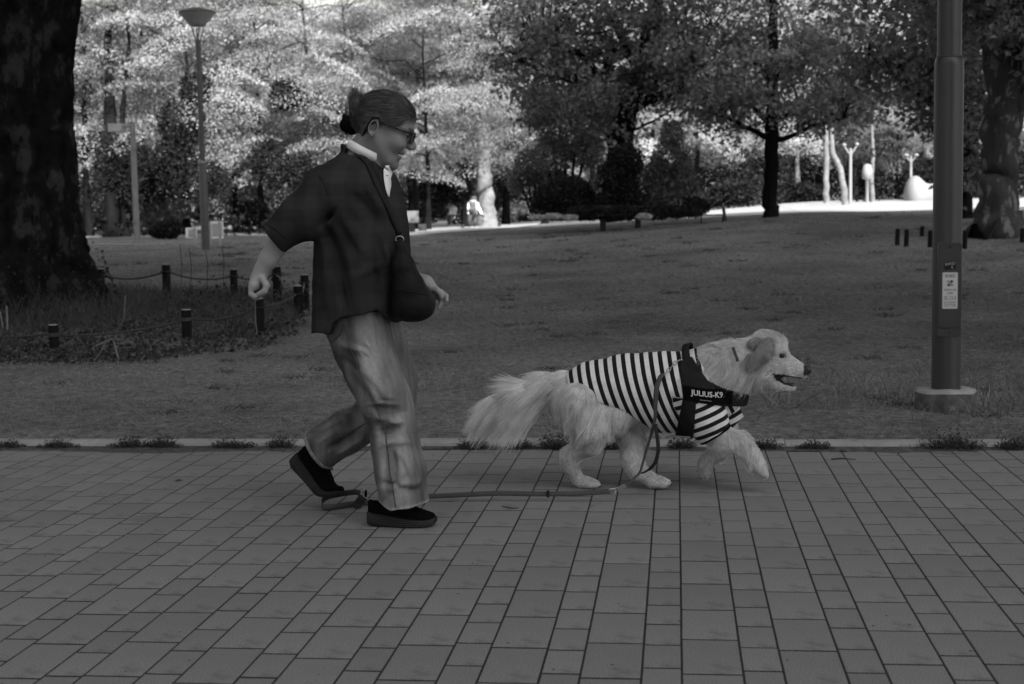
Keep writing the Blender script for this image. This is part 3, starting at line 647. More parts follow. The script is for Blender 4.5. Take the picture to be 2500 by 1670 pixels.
# trunks lit by the sun far off, and dark trunks among the wood at the left
def bare_trunk(px, py0, pts, Y, bark, label):
    foot = gpt(px, Y); e = empty('bare_trunk', foot); tag(e, label, 'tree', 'trunks in the far wood'); mb = MB(); P, R = px_limb(pts, Y); P[0] = foot-[0, 0, .1]
    skeleton(mb, [(P, R)], [], np.random.default_rng(px), .02, 9); part('trunk', mb, bark, e)
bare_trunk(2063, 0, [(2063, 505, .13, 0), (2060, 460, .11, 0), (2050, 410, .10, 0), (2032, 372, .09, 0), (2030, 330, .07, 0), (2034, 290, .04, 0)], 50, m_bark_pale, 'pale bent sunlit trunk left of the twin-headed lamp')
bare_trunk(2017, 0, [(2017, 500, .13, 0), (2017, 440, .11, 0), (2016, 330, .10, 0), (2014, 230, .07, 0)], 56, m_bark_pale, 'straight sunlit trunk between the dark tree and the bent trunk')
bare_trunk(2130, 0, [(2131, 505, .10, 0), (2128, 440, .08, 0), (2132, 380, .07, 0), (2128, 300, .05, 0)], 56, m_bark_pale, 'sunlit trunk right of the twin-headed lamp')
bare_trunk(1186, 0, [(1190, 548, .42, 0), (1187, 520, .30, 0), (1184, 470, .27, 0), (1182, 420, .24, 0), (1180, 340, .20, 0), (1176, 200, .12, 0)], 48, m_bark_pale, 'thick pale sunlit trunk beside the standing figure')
for px, rd, lab in ((272, .26, 'thick dark trunk just right of the massive tree'), (305, .12, 'thin dark trunk left of the box-headed lamp'), (1010, .20, 'dark leaning trunk in front of the smiling face')):
    Y = 43.5 if px < 900 else 47; bare_trunk(px, 0, [(px, 590, rd*1.3, 0), (px, 540, rd, 0), (px+6*math.sin(px), 440, rd*.85, 0), (px+(9*math.cos(px) if px != 1010 else 22), 300, rd*.7, 1.5), (px+20*math.sin(px*2), 100, rd*.5, 3), (px+30*math.sin(px), -100, rd*.3, 4)], Y, m_bark_far, lab)

# ---- shrubs in the round bed in front of the forked tree
def shrub(name, label, Y, blobs, n, Ls, leaf, seed, stems=None, tilt=.9, wr=.55, core=True):
    """blobs: (px,py,rx,ry in px, depth m); leaves over and inside lumpy volumes"""
    rr = np.random.default_rng(seed); C = []; A = []; Nn = []
    foot = gpt(blobs[0][0], Y); e = empty(name, foot); tag(e, label, 'shrub')
    tot = sum(b[2]*b[3] for b in blobs)
    for (px, py, rx, ry, dp) in blobs:
        m = int(n*rx*ry/tot); d = norm(rr.normal(size=(m, 3))); q = rr.random((m, 1))**(1/4.5)
        q = q*(1+.13*wob(d.astype(np.float32)*3, 1.6, seed)[:, None]+.06*rr.normal(size=(m, 1)))
        c0 = at(px, py, Y); s = FPX/np.dot(c0-[0, 0, CAMH], _F); C.append(c0+d*q*np.array([rx/s, dp, ry/s])); Nn.append(d+rr.normal(size=(m, 3))*tilt+[0, 0, .3]); A.append(d*.6+rr.normal(size=(m, 3))*.6+[0, 0, .25])
    C = np.concatenate(C); k = C[:, 2] > ground_z(C[:, 0], C[:, 1])-.05
    mb = MB(); idx = leaf_cards(mb, C[k], np.concatenate(A)[k], np.concatenate(Nn)[k], rr.uniform(.6, 1.3, k.sum())*Ls, rr.uniform(.6, 1.3, k.sum())*Ls*wr)
    me = mb.mesh('foliage', False); attr(me, 'tone', rr.uniform(.5, 1.5, k.sum())[idx]); part('foliage', me, leaf, e)
    mb = MB()
    for s in (stems or [[(blobs[0][0], blobs[0][1]+blobs[0][3], .04), (blobs[0][0], blobs[0][1], .02)]]):
        mb.tube([at(a, b, Y) for a, b, _ in s], [q for _, _, q in s], 6)
    part('stem', mb, m_bark_far, e); return e
shrub('round_shrub', 'wide clipped round shrub left of the ledge in front of the forked tree', 30.5, [(1380, 482, 78, 52, .75), (1345, 505, 50, 32, .6), (1425, 500, 52, 36, .6)], 9000, .075, m_leaf_bush, 301)
shrub('tuft_shrub', 'tall fuzzy shrub hiding the foot of the forked trunk', 30.0, [(1530, 392, 44, 42, .45), (1505, 430, 50, 46, .5), (1525, 480, 55, 50, .55), (1490, 495, 45, 30, .5)], 9500, .07, m_leaf_bush, 302)
shrub('pointed_conifer', 'dark upright conifer right of the fuzzy shrub', 30.6, [(1640, 330, 30, 42, .35), (1632, 395, 46, 55, .45), (1628, 465, 56, 50, .55), (1645, 505, 60, 30, .6), (1605, 420, 34, 40, .4), (1668, 430, 30, 50, .4)], 10500, .07, m_leaf_dark, 303)
shrub('low_shrub', 'low dark shrub at the foot of the upright conifer, right side', 30.4, [(1690, 505, 44, 26, .5), (1655, 515, 40, 18, .4)], 2800, .07, m_leaf_bush, 304)
shrub('open_shrub', 'loose many-stemmed shrub above the clipped round shrub', 31.5, [(1400, 300, 95, 70, .9), (1350, 380, 50, 50, .6), (1440, 370, 40, 40, .6), (1320, 260, 50, 60, .7), (1460, 250, 50, 50, .7)], 11000, .085, m_leaf_dark, 305,
      stems=[[(1385+dx*.2, 520, .05), (1385+dx*.6, 430, .04), (1390+dx, 330, .02)] for dx in (-70, -40, -10, 20, 50)])
shrub('spindly_shrub', 'thin spindly shrub left of the clipped round shrub', 32.5, [(1290, 410, 34, 50, .5), (1260, 440, 24, 34, .4)], 2400, .075, m_leaf_mid, 306, stems=[[(1300+dx*.2, 520, .03), (1290+dx, 440, .02), (1285+1.5*dx, 380, .01)] for dx in (-20, 0, 18)])
shrub('low_shrub', 'dark strip of low planting in front of the bench slabs', 28.9, [(1440, 520, 62, 20, .3), (1520, 520, 54, 20, .3), (1600, 518, 52, 20, .3), (1680, 518, 40, 12, .3), (1300, 532, 40, 8, .25), (1370, 528, 40, 10, .25)], 6500, .06, m_leaf_bush, 320)
shrub('flower_clump', 'row of pale flowers before the clipped round shrub', 28.5, [(1310, 531, 22, 7, .2), (1350, 529, 24, 8, .2), (1392, 531, 20, 7, .2)], 1500, .05, m_leaf_lit, 307)
shrub('flower_clump', 'small pale flower patch under the right end of the ledge', 28.4, [(1572, 529, 20, 8, .2)], 500, .05, m_leaf_lit, 308)
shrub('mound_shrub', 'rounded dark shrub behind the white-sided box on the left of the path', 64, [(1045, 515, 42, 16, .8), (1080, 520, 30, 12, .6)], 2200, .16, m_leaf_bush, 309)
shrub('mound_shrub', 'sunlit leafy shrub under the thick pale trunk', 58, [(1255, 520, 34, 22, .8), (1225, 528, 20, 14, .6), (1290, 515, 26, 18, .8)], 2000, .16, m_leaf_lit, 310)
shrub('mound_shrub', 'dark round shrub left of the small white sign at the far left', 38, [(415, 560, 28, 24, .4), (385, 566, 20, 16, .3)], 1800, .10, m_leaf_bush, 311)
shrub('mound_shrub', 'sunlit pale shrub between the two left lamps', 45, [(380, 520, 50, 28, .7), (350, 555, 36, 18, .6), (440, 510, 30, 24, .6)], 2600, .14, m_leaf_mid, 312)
shrub('mound_shrub', 'dark hedge under the far wood left of the straight trunk', 56, [(1790, 470, 60, 28, .8), (1730, 485, 40, 18, .7)], 2400, .17, m_leaf_bush, 313)
shrub('mound_shrub', 'dark hedge under the far wood right of the straight trunk', 64, [(1960, 470, 70, 24, .8), (1920, 488, 40, 14, .7)], 2600, .18, m_leaf_bush, 314)
shrub('mound_shrub', 'dark shrub below the raised elbow of the walking person', 36, [(745, 575, 40, 20, .5)], 1200, .10, m_leaf_bush, 315)

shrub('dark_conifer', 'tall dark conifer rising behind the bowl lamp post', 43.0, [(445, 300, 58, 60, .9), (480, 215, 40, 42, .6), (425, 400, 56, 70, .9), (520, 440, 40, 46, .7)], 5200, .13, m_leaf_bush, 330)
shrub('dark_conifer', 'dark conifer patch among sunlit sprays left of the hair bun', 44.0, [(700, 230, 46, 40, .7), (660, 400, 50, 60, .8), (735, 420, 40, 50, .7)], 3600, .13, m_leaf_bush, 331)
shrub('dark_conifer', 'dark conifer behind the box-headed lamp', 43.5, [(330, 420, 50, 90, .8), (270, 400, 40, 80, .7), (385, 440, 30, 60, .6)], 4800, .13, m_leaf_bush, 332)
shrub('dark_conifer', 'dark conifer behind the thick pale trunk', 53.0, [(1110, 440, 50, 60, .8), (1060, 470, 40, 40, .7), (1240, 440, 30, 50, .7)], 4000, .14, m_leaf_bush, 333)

# ---- unseen block added behind the camera, stepped to place the lawn's shadow edge
m_conc = mat('block_concrete', .38, .8, var=.08, vscale=.2); m_win = mat('block_window', .06, .15, spec=.5)
BX0, BX1, BY, BH = -4.0, 68.5, -90.0, 100.8
e = empty('shade_block', ((BX0+BX1)/2, BY-12, -.06)); tag(e, 'unseen tall block added behind the viewer to shade the lawn', 'shade block')
mb = MB(); mb.box(((BX0+BX1)/2, BY-12, BH/2), (BX1-BX0, 24, BH)); part('wall', mb, m_conc, e, smooth=False)
mb = MB(); mb.box((BX1-4.25, BY-12, BH+4.5), (8.5, 24, 9)); part('shade_step_right', mb, m_conc, e, smooth=False)
mb = MB(); mb.box(((BX0+54)/2, BY-12, BH+4.5), (54-BX0, 24, 9)); part('shade_step_left', mb, m_conc, e, smooth=False)
mb = MB(); mb.box((57, BY-12, BH+.6), (5.9, 25, 1.2)); part('roof_parapet', mb, m_conc, e, smooth=False)
for k in range(24):
    mb = MB(); mb.box(((BX0+BX1)/2, BY+.08, 5+k*4.0), (BX1-BX0-3, .2, 1.9)); part('window_band', mb, m_win, e, smooth=False)
# ================================================================== STREET FURNITURE, FENCES, FAR FIGURES
m_pole = mat('painted_pole', .032, .42, var=.10, vscale=4, spec=.45, bump=.05, bscale=200)
m_pole_far = mat('painted_pole_far', .075, .5, var=.1, vscale=3)
m_panel = mat('panel_paint', .034, .38, var=.06, vscale=10, spec=.5)
m_screw = mat('dark_screw', .01, .5)
m_footing = mat('footing_concrete', .26, .9, var=.25, vscale=8, detail=8, bump=.5, bscale=70, bdist=.006)
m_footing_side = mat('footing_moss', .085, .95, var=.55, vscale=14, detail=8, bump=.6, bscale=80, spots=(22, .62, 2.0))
m_label = mat('label_white', .46, .5, var=.04, vscale=60); m_edge = mat('label_edge', .30, .5); m_ink = mat('ink_black', .012, .6)
m_stick = mat('sticker_black', .010, .4); m_stickw = mat('sticker_grey', .34, .6)
m_post = mat('post_wood', .012, .9, var=.4, vscale=30, stretch=(1, 1, .15), bump=.5, bscale=60, spec=.05); m_posttop = mat('post_cut_top', .34, .9, var=.25, vscale=60)
m_rope = mat('rope_dark', .045, .9, var=.3, vscale=90); m_rope2 = mat('rope_pale', .13, .9, var=.3, vscale=90)
m_galv = mat('galvanised', .17, .45, var=.25, vscale=3, metal=.2); m_white = mat('white_paint', .26, .5, var=.05, vscale=4); m_boardw = mat('board_white', .62, .6, var=.08, vscale=3); m_board = mat('board_grey', .30, .6, var=.15, vscale=3)
m_dark = mat('dark_metal', .03, .5); m_lampglass = mat('lamp_bowl', .55, .35, var=.12, vscale=3, spec=.5, trans=.25)
m_stone = mat('ledge_stone', .055, .9, var=.3, vscale=5); m_stoned = mat('ledge_wall', .012, .9, var=.3, vscale=5)

def text_mesh(s, size):
    cu = bpy.data.curves.new('t', 'FONT'); cu.body = s; cu.size = size; cu.align_x = 'CENTER'; cu.align_y = 'CENTER'; cu.resolution_u = 3
    o = bpy.data.objects.new('t', cu); COL.objects.link(o); bpy.context.view_layer.update()
    me = bpy.data.meshes.new_from_object(o.evaluated_get(bpy.context.evaluated_depsgraph_get()))
    bpy.data.objects.remove(o); bpy.data.curves.remove(cu); return me
def frame_to(me, o, ux, uz, un=None):
    """lay a flat (x,y) mesh into the place: origin o, x axis ux, y axis uz"""
    un = np.cross(ux, uz); M = Matrix(((ux[0], uz[0], un[0], o[0]), (ux[1], uz[1], un[1], o[1]), (ux[2], uz[2], un[2], o[2]), (0, 0, 0, 1))); me.transform(M); return me
def rrect(w, h, rd, n=6):
    P = []
    for cx, cy, a0 in ((w/2-rd, h/2-rd, 0), (-w/2+rd, h/2-rd, 90), (-w/2+rd, -h/2+rd, 180), (w/2-rd, -h/2+rd, 270)):
        for k in range(n+1):
            a = math.radians(a0+90*k/n); P.append([cx+rd*math.cos(a), cy+rd*math.sin(a)])
    return np.array(P)
def plate(mb, poly, z0, z1, fr, bev=0.0, mi=0):
    """extruded flat polygon in a frame fr=(o,ux,uz); +n faces the viewer"""
    o, ux, uz = [np.asarray(q, float) for q in fr]; un = np.cross(ux, uz); n = len(poly); ctr = poly.mean(0)
    rows = [(poly, z0), (poly, z1-bev)]
    if bev: rows.append(((poly-ctr)*(1-bev/np.abs(poly-ctr).max())+ctr, z1))
    V = np.concatenate([o+p[:, :1]*ux+p[:, 1:]*uz+un*z for p, z in rows]); F = [[k*n+j, k*n+(j+1) % n, k*n+n+(j+1) % n, k*n+n+j] for k in range(len(rows)-1) for j in range(n)]
    mb.add(V, F, mi); C = o+ctr[0]*ux+ctr[1]*uz+un*z1; mb.add(np.concatenate([V[-n:], C[None]]), [[j, (j+1) % n, n] for j in range(n)], mi)

# ---- the near lamp post at the right
PB = on_ground(2309, 985, .03); PB = np.array([PB[0], 7.55, .035]); PB[0] = at(2309, 960, 7.55)[0]
lp = empty('lamp_post', PB); tag(lp, 'thick grey steel lamp post with stickers on a round concrete footing', 'lamp post')
zt = at(2310, 140, 7.55)[2]
mb = MB(); n = 24; ang = np.linspace(0, 2*np.pi, n, endpoint=False)
oct_r = .151*(1+.035*np.cos(ang*8)); ring = lambda s, z: np.stack([PB[0]+oct_r*s*np.cos(ang), PB[1]+oct_r*s*np.sin(ang), np.full(n, z)+.003*np.sin(ang*3)], 1)
rows = [ring(1.01, -.05), ring(1.0, PB[2]+.03), ring(.995, PB[2]+.088), ring(.96, PB[2]+.100), ring(.5, PB[2]+.106)]
V = np.concatenate(rows)
F = np.array([[k*n+j, k*n+(j+1) % n, k*n+n+(j+1) % n, k*n+n+j] for k in range(4) for j in range(n)])
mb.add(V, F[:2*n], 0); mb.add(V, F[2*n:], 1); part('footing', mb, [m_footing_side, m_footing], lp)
mb = MB(); R1, R2 = .0725, .060
mb.lathe([(R1, PB[2]+.09), (R1, zt-.045), (R1-.001, zt-.03), (R2+.006, zt-.006), (R2, zt)], (PB[0], PB[1], 0), 40); part('lower_shaft', mb, m_pole, lp, flat_edges=True)
mb = MB(); mb.lathe([(R2, zt-.01), (R2, zt+.3), (R2*.8, 4.1)], (PB[0], PB[1], 0), 32); part('upper_shaft', mb, m_pole, lp)
mb = MB(); tt = np.linspace(0, 2*np.pi, 33); mb.tube(np.stack([PB[0]+(R2+.001)*np.cos(tt), PB[1]+(R2+.001)*np.sin(tt), tt*0+zt+.001], 1), .003, 6, cap=False); part('weld_ring', mb, m_pole, lp)
def lamp_head(root, c, s, mm, mg):
    """shallow bowl on a ring of curved arms"""
    for k in range(4):
        a = k*math.pi/2+.5; mb = MB(); d = np.array([math.cos(a), math.sin(a), 0])
        mb.tube([c+d*.05*s+[0, 0, -.06*s], c+d*.10*s+[0, 0, .16*s], c+d*.16*s+[0, 0, .34*s]], .014*s, 6); part('bracket_arm', mb, mm, root)
    mb = MB(); mb.lathe([(.02*s, .33*s), (.17*s, .34*s), (.23*s, .40*s), (.40*s, .60*s), (.46*s, .66*s)], c, 32); part('bowl', mb, mg, root)
    mb = MB(); mb.lathe([(.46*s, .655*s), (.47*s, .675*s), (.40*s, .72*s), (.24*s, .745*s), (.22*s, .775*s), (.02*s, .785*s), (.0, .785*s)], c, 32); part('lid', mb, mm, root)
lamp_head(lp, np.array([PB[0], PB[1], 4.15]), .62, m_pole, m_lampglass)
# hatch with raised border, screws, two stickers
av = math.radians(9); un = norm(np.array([math.sin(av)-.15, -1, 0])); ux = norm(np.cross(np.array([0, 0, 1.0]), -un)); ux = np.array([-un[1], un[0], 0]); uz = np.array([0, 0, 1.0])
hz = [at(2317, y, 7.48)[2] for y in (592, 822)]; hc = np.array([PB[0], PB[1], (hz[0]+hz[1])/2])+un*.0705; HH = hz[0]-hz[1]
mb = MB(); plate(mb, rrect(.116, HH, .012), -.03, .0035, (hc, ux, uz), .0015); hatch = part('hatch', mb, m_panel, lp, flat_edges=True)
mb = MB(); plate(mb, rrect(.112, HH-.088, .022), .003, .0075, (hc-[0, 0, .0], ux, uz), .0025); part('raised_panel', mb, m_panel, hatch, flat_edges=True)
for dz in (HH/2-.022, -HH/2+.022):
    mb = MB(); p = np.array([[.0055*math.cos(a), .0055*math.sin(a)] for a in np.linspace(0, 6.283, 12, endpoint=False)]); plate(mb, p, .002, .006, (hc+[0, 0, dz], ux, uz)); part('screw', mb, m_screw, hatch)
LW_, LH_ = .078, .187; zs = (at(2316, 665, 7.47)[2]+at(2316, 754, 7.47)[2])/2; lc = np.array([hc[0], hc[1], zs])+ux*.001
mb = MB(); plate(mb, rrect(LW_, LH_, .006), .0078, .0086, (lc, ux, uz)); lab = part('number_label', mb, m_edge, lp, smooth=False)
lab['label'] = 'pale rectangular label with lamp number and park name'
mb = MB(); plate(mb, rrect(LW_-.007, LH_-.007, .004), .0085, .0092, (lc, ux, uz)); part('label_face', mb, m_label, lab, smooth=False)
def put_text(s, size, u, v, mname, mm, parent, maxw=None, off=.0096, rot=0, sy=1.0):
    me = text_mesh(s, size); co = np.empty(len(me.vertices)*3, np.float32); me.vertices.foreach_get('co', co); co = co.reshape(-1, 3)
    if maxw and len(co):
        w0 = np.ptp(co[:, 0]); me.transform(Matrix.Diagonal((maxw/w0, maxw/w0*sy, 1, 1)))
    if rot: me.transform(Matrix.Rotation(rot, 4, 'Z'))
    un_ = np.cross(ux, uz); frame_to(me, lc+ux*u+uz*v+un_*off, ux, uz); return part(mname, me, mm, parent, smooth=False)
put_text('新宿区', .018, 0, .073, 'lettering', m_ink, lab, .050, sy=1.1)
put_text('新宿中央公園', .012, 0, .003, 'lettering', m_ink, lab, .058, sy=1.2)
put_text('公園灯', .010, 0, -.014, 'lettering', m_ink, lab, .032, sy=1.2)
put_text('北-12-5', .020, 0, -.039, 'lettering', m_ink, lab, .060, sy=1.35)
put_text('新宿中央公園管理所', .007, 0, -.060, 'lettering', m_ink, lab, .058, sy=1.3)
put_text('TEL 03-3342-4509', .007, 0, -.070, 'lettering', m_ink, lab, .058, sy=1.3)
put_text('新宿区 みどり公園課', .007, 0, -.079, 'lettering', m_ink, lab, .056, sy=1.2)
# the ward's emblem: looped and pointed lobes about a cross
mb = MB(); cz = .038; un_ = np.cross(ux, uz)
def em_tube(pts, rd): mb.tube([lc+ux*a+uz*(cz+b)+un_*.0096 for a, b in pts], rd, 5, squash=.3)
ts = np.linspace(0, 6.283, 14)
em_tube([(-.0115+.0055*math.cos(t), .009+.0055*math.sin(t)) for t in ts], .0021); em_tube([(.0115+.0055*math.cos(t), -.009+.0055*math.sin(t)) for t in ts], .0021)
for pts in ([(.003, .017), (.018, .009), (.003, .002), (.003, .017)], [(-.003, -.017), (-.018, -.009), (-.003, -.002), (-.003, -.017)]):
    P = np.array(pts[:3]); mb.add([lc+ux*a+uz*(cz+b)+un_*.0097 for a, b in P], [[0, 1, 2], [2, 1, 0]]); em_tube(pts, .0016)
em_tube([(-.012, .0035), (-.002, .001), (.002, -.001), (.012, -.0035)], .0022); em_tube([(-.0015, .016), (-.0015, -.002)], .0018); em_tube([(.0015, .002), (.0015, -.016)], .0018)
part('emblem', mb, m_ink, lab)
sc_ = np.array([hc[0], hc[1], at(2316, 648, 7.47)[2]]); mb = MB(); ra = math.radians(7); u2 = ux*math.cos(ra)+uz*math.sin(ra); v2 = uz*math.cos(ra)-ux*math.sin(ra)
plate(mb, rrect(.058, .040, .002), .0078, .0085, (sc_, u2, v2)); stk = part('sticker', mb, m_stick, lp, smooth=False); stk['label'] = 'small black sticker reading BAKED'
lc_save = lc; lc = sc_
put_text('BAKED', .014, .001, .008, 'lettering', m_stickw, stk, .050, rot=ra, off=.0090, sy=1.25); put_text('6', .016, .010, -.009, 'lettering', m_stickw, stk, .009, rot=ra, off=.0090)
lc = lc_save

# ---- bowl lamp at the back left
Yl = 26.0; f0 = gpt(499, Yl); f0[2] = at(499, 624, Yl)[2]; e = empty('bowl_lamp', f0); tag(e, 'tall park lamp with shallow bowl head at the back left', 'lamp')
s = FPX/Yl; zc = at(491, 392, Yl)[2]; ztop = at(483, 98, Yl)[2]
mb = MB(); mb.lathe([(.24, -.12), (.24, .0), (.2, .012), (.0, .012)], f0, 20); part('footing', mb, m_footing, e)
mb = MB(); mb.lathe([(.078, f0[2]), (.074, zc-.05), (.050, zc)], (f0[0], f0[1], 0), 16); part('lower_shaft', mb, m_pole_far, e)
mb = MB(); mb.lathe([(.052, zc-.02), (.048, ztop)], (f0[0], f0[1], 0), 16); part('upper_shaft', mb, m_pole_far, e)
mb = MB(); mb.lathe([(.079, zc-.06), (.079, zc-.02), (.055, zc)], (f0[0], f0[1], 0), 16); part('collar', mb, m_galv, e)
lamp_head(e, np.array([f0[0], f0[1], ztop]), .74, m_pole_far, m_lampglass)
# ---- box-headed lamp
Yl = 33.0; f0 = gpt(332, Yl); e = empty('box_lamp', f0); tag(e, 'slim pale lamp with a square box head on a short arm', 'lamp'); zt2 = at(321, 305, Yl)[2]
mb = MB(); mb.lathe([(.075, f0[2]-.1), (.065, zt2)], (f0[0], f0[1], 0), 14); part('shaft', mb, m_galv, e)
mb = MB(); hx = at(285, 312, Yl); mb.tube([[f0[0], Yl, zt2-.04], [hx[0]+.1, Yl, zt2-.04]], .03, 8); part('arm', mb, m_galv, e)
mb = MB(); mb.box((hx[0]+.01, Yl, zt2-.06), (.31, .34, .19)); part('lamp_box', mb, m_board, e, smooth=False)
# ---- far twin-headed lamp, far cross-headed lamp, thin pole
def far_lamp(px, y0, y1, Y, rad, label, heads):
    f0 = gpt(px, Y); zt3 = at(px, y1, Y)[2]; e = empty('far_lamp', f0); tag(e, label, 'lamp'); mb = MB(); mb.tube([f0-[0, 0, .1], [f0[0], Y, zt3]], [rad, rad*.8], 10); part('shaft', mb, m_white, e)
    for (dx, dz, w) in heads:
        mb = MB(); p = np.array([f0[0]+dx, Y, zt3+dz]); mb.tube([[f0[0], Y, zt3-.25], p-[0, 0, .05]], .03, 6); part('arm', mb, m_white, e)
        mb = MB(); mb.lathe([(0, -.06), (w*.45, -.05), (w*.65, 0), (w*.4, .05), (0, .06)], p, 12); part('lamp_globe', mb, m_white, e)
far_lamp(2076, 500, 362, 52, .06, 'white twin-headed lamp on the sunlit path', [(-.22, .12, .12), (.22, .14, .12)])
far_lamp(2223, 497, 380, 58, .06, 'white cross-headed lamp left of the near lamp post', [(-.18, .02, .2), (.2, .02, .16)])
far_lamp(1245, 530, 452, 60, .07, 'short pale pole by the sunlit shrub behind the lawn', [(0, .02, .12)])
# ---- notice boards at the back left
def notice(px, y0, y1, wpx, Y, label, legs, shade):
    f0 = gpt(px, Y); s = FPX/Y; w = wpx/s; zt4, zb = at(px, y0, Y)[2], at(px, y1, Y)[2]; e = empty('notice_board', f0); tag(e, label, 'notice board')
    mb = MB(); mb.box((f0[0], Y, (zt4+zb)/2), (w, .05, zt4-zb)); b = part('board', mb, shade, e, smooth=False)
    mb = MB(); mb.box((f0[0]+.03, Y-.03, (zt4+zb)/2), (w*.7, .02, (zt4-zb)*.7)); part('sheet', mb, m_board, b, smooth=False)
    for lx in legs:
        mb = MB(); mb.box((f0[0]+lx*w, Y-.035, (zt4+f0[2]-.1)/2), (.05, .03, zt4-f0[2]+.1)); part('leg', mb, m_white, e, smooth=False)
notice(526, 540, 582, 36, 30.5, 'white-framed notice board on two legs right of the bowl lamp', (-.42, .3), m_boardw)
notice(465, 556, 581, 28, 31.0, 'small pale sign board on a thin leg left of the bowl lamp', (.35,), m_boardw)
# ---- pale box on the path, seen beyond the chest of the walking person
f0 = gpt(1000, 41); e = empty('utility_box', f0); tag(e, 'grey box with a bright white side standing on a dark plinth', 'box'); s = FPX/41
za, zb_, zc_ = at(1000, 515, 41)[2], at(1000, 544, 41)[2], f0[2]-.05
mb = MB(); mb.box((f0[0], 41, (za+zb_)/2), (.44, .5, za-zb_), R=[[.94, -.34, 0], [.34, .94, 0], [0, 0, 1]]); part('case', mb, m_galv, e, smooth=False)
mb = MB(); mb.box((f0[0]-.05, 41, (zb_+zc_)/2), (.34, .4, zb_-zc_-.006), R=[[.94, -.34, 0], [.34, .94, 0], [0, 0, 1]]); part('plinth', mb, m_dark, e, smooth=False)
mb = MB(); q = gpt(1030, 43); mb.box(q+[0, 0, .10], (.22, .2, .24)); mb2 = mb; o = part('stump', mb, m_stone, None, smooth=False); tag(o, 'pale squat stump right of the dark plinth', 'stump')

# ---- rope fence round the old tree
posts = [(130, 792, 10.8, 'a'), (454, 755, 11.2, ''), (632, 728, 11.3, ''), (727, 697, 12.6, ''), (743, 670, 13.2, ''), (675, 650, 13.9, ''), (570, 657, 14.5, ''), (405, 645, 14.3, ''), (246, 656, 14.8, ''), (-120, 792, 10.9, ''), (-150, 660, 14.8, '')]
e = empty('rope_fence', gpt(454, 11.2)); tag(e, 'low dark wooden posts linked by sagging rope round the old tree', 'fence')
tops = []
for i, (px, py, Y, _) in enumerate(posts):
    t = at(px, py, Y); rd = .040+.003*math.sin(i*3); g = float(ground_z(t[0], Y))-.2; lean = np.array([.012*math.sin(i*2.3), .01*math.cos(i*1.7), 0]); tops.append(t)
    mb = MB(); mb.tube([[t[0], Y, g], t-lean*0-[0, 0, .012]], rd, 14, cap=False); mb.tube([t-[0, 0, .0125], t-[0, 0, .004]], [rd, rd-.004], 14, cap=False); p = part('post', mb, m_post, e)
    mb = MB(); mb.lathe([(rd-.004, -.0042), (rd-.006, 0), (.0, .001)], t, 14); part('cut_top', mb, m_posttop, p)
def rope(i, j, sag, dz=.07, mm=None, rad=.009):
    a, b = tops[i]-[0, 0, dz], tops[j]-[0, 0, dz]; u = norm((b-a)*[1, 1, 0]); n_ = 15; t = np.linspace(0, 1, n_)[:, None]; P = a*(1-t)+b*t; P[:, 2] -= (4*t*(1-t))[:, 0]*sag
    P = np.concatenate([[a+np.array([-u[1], u[0], 0])*.042], P[1:-1]-np.array([0, .035, 0])*0, [b+np.array([-u[1], u[0], 0])*.042]])
    mb = MB(); mb.tube(P, rad, 7); part('rope', mb, mm or m_rope, e)
    for c in (tops[i], tops[j]):
        mb = MB(); tt = np.linspace(0, 6.283, 17); mb.tube(np.stack([c[0]+.047*np.cos(tt), c[1]+.047*np.sin(tt), c[2]-dz+.006*np.sin(tt)], 1), rad*.9, 6, cap=False); part('rope_loop', mb, m_rope, e)
rope(9, 0, .03); rope(0, 1, .04, .085); rope(1, 2, .05); rope(2, 3, .03); rope(3, 4, .06, mm=m_rope2); rope(4, 5, .10, mm=m_rope2); rope(5, 6, .05); rope(6, 7, .06); rope(7, 8, .06)
# small stakes round the mottled tree
for k, (px, py, Y, lab) in enumerate([(2190, 558, 21, 'leftmost stake of a pair left of the near lamp post'), (2212, 560, 20.6, 'second stake of the pair left of the near lamp post'), (2250, 552, 22.5, 'thin far stake just left of the near lamp post'), (2270, 562, 20.3, 'stake half touching the left side of the near lamp post'), (2355, 563, 20, 'stake between the near lamp post and the mottled trunk'), (2495, 557, 21, 'stake at the right edge beyond the mottled trunk')]):
    t = at(px, py, Y); g = float(ground_z(t[0], Y)); mb = MB(); mb.tube([[t[0], Y, g-.1], [t[0]+.01, Y, t[2]-.02]], [.034, .032], 8); mb.tube([[t[0]+.01, Y, t[2]-.021], [t[0]+.01, Y, t[2]]], [.032, .026], 8); o = part('wooden_stake', mb, m_post, None); tag(o, 'low dark wooden '+lab, 'stake', 'low stakes round the mottled tree')
# ---- stone ledge in the round bed, low rail beyond, bollards on the path
Yb = 29.7
def slab(name, pa, pb, y0, th, dp, Y, mm, label, cat, leg=True):
    a, b = at(pa, y0, Y), at(pb, y0, Y); e = empty(name, [(a[0]+b[0])/2, Y, float(ground_z(a[0], Y))]); tag(e, label, cat)
    mb = MB(); mb.box(((a[0]+b[0])/2, Y, a[2]-th/2), (b[0]-a[0], dp, th)); part('top', mb, mm, e, smooth=False)
    if leg:
        x = (a[0]+b[0])/2; g = float(ground_z(x, Y))-.1; mb = MB(); mb.box((x, Y+.08, (g+a[2]-th)/2-.001), (.12, .1, a[2]-th-g)); part('leg', mb, m_stoned, e, smooth=False)
slab('stone_bench', 1430, 1512, 503, .04, .4, Yb, m_stone, 'thin stone bench slab left in the round bed of shrubs', 'bench'); slab('stone_bench', 1526, 1587, 503, .04, .4, Yb, m_stone, 'thin stone bench slab right in the round bed of shrubs', 'bench')
slab('low_rail', 1705, 1772, 524, .03, .05, 30.5, m_stone, 'thin low rail at the right end of the shrub bed', 'rail', leg=False)
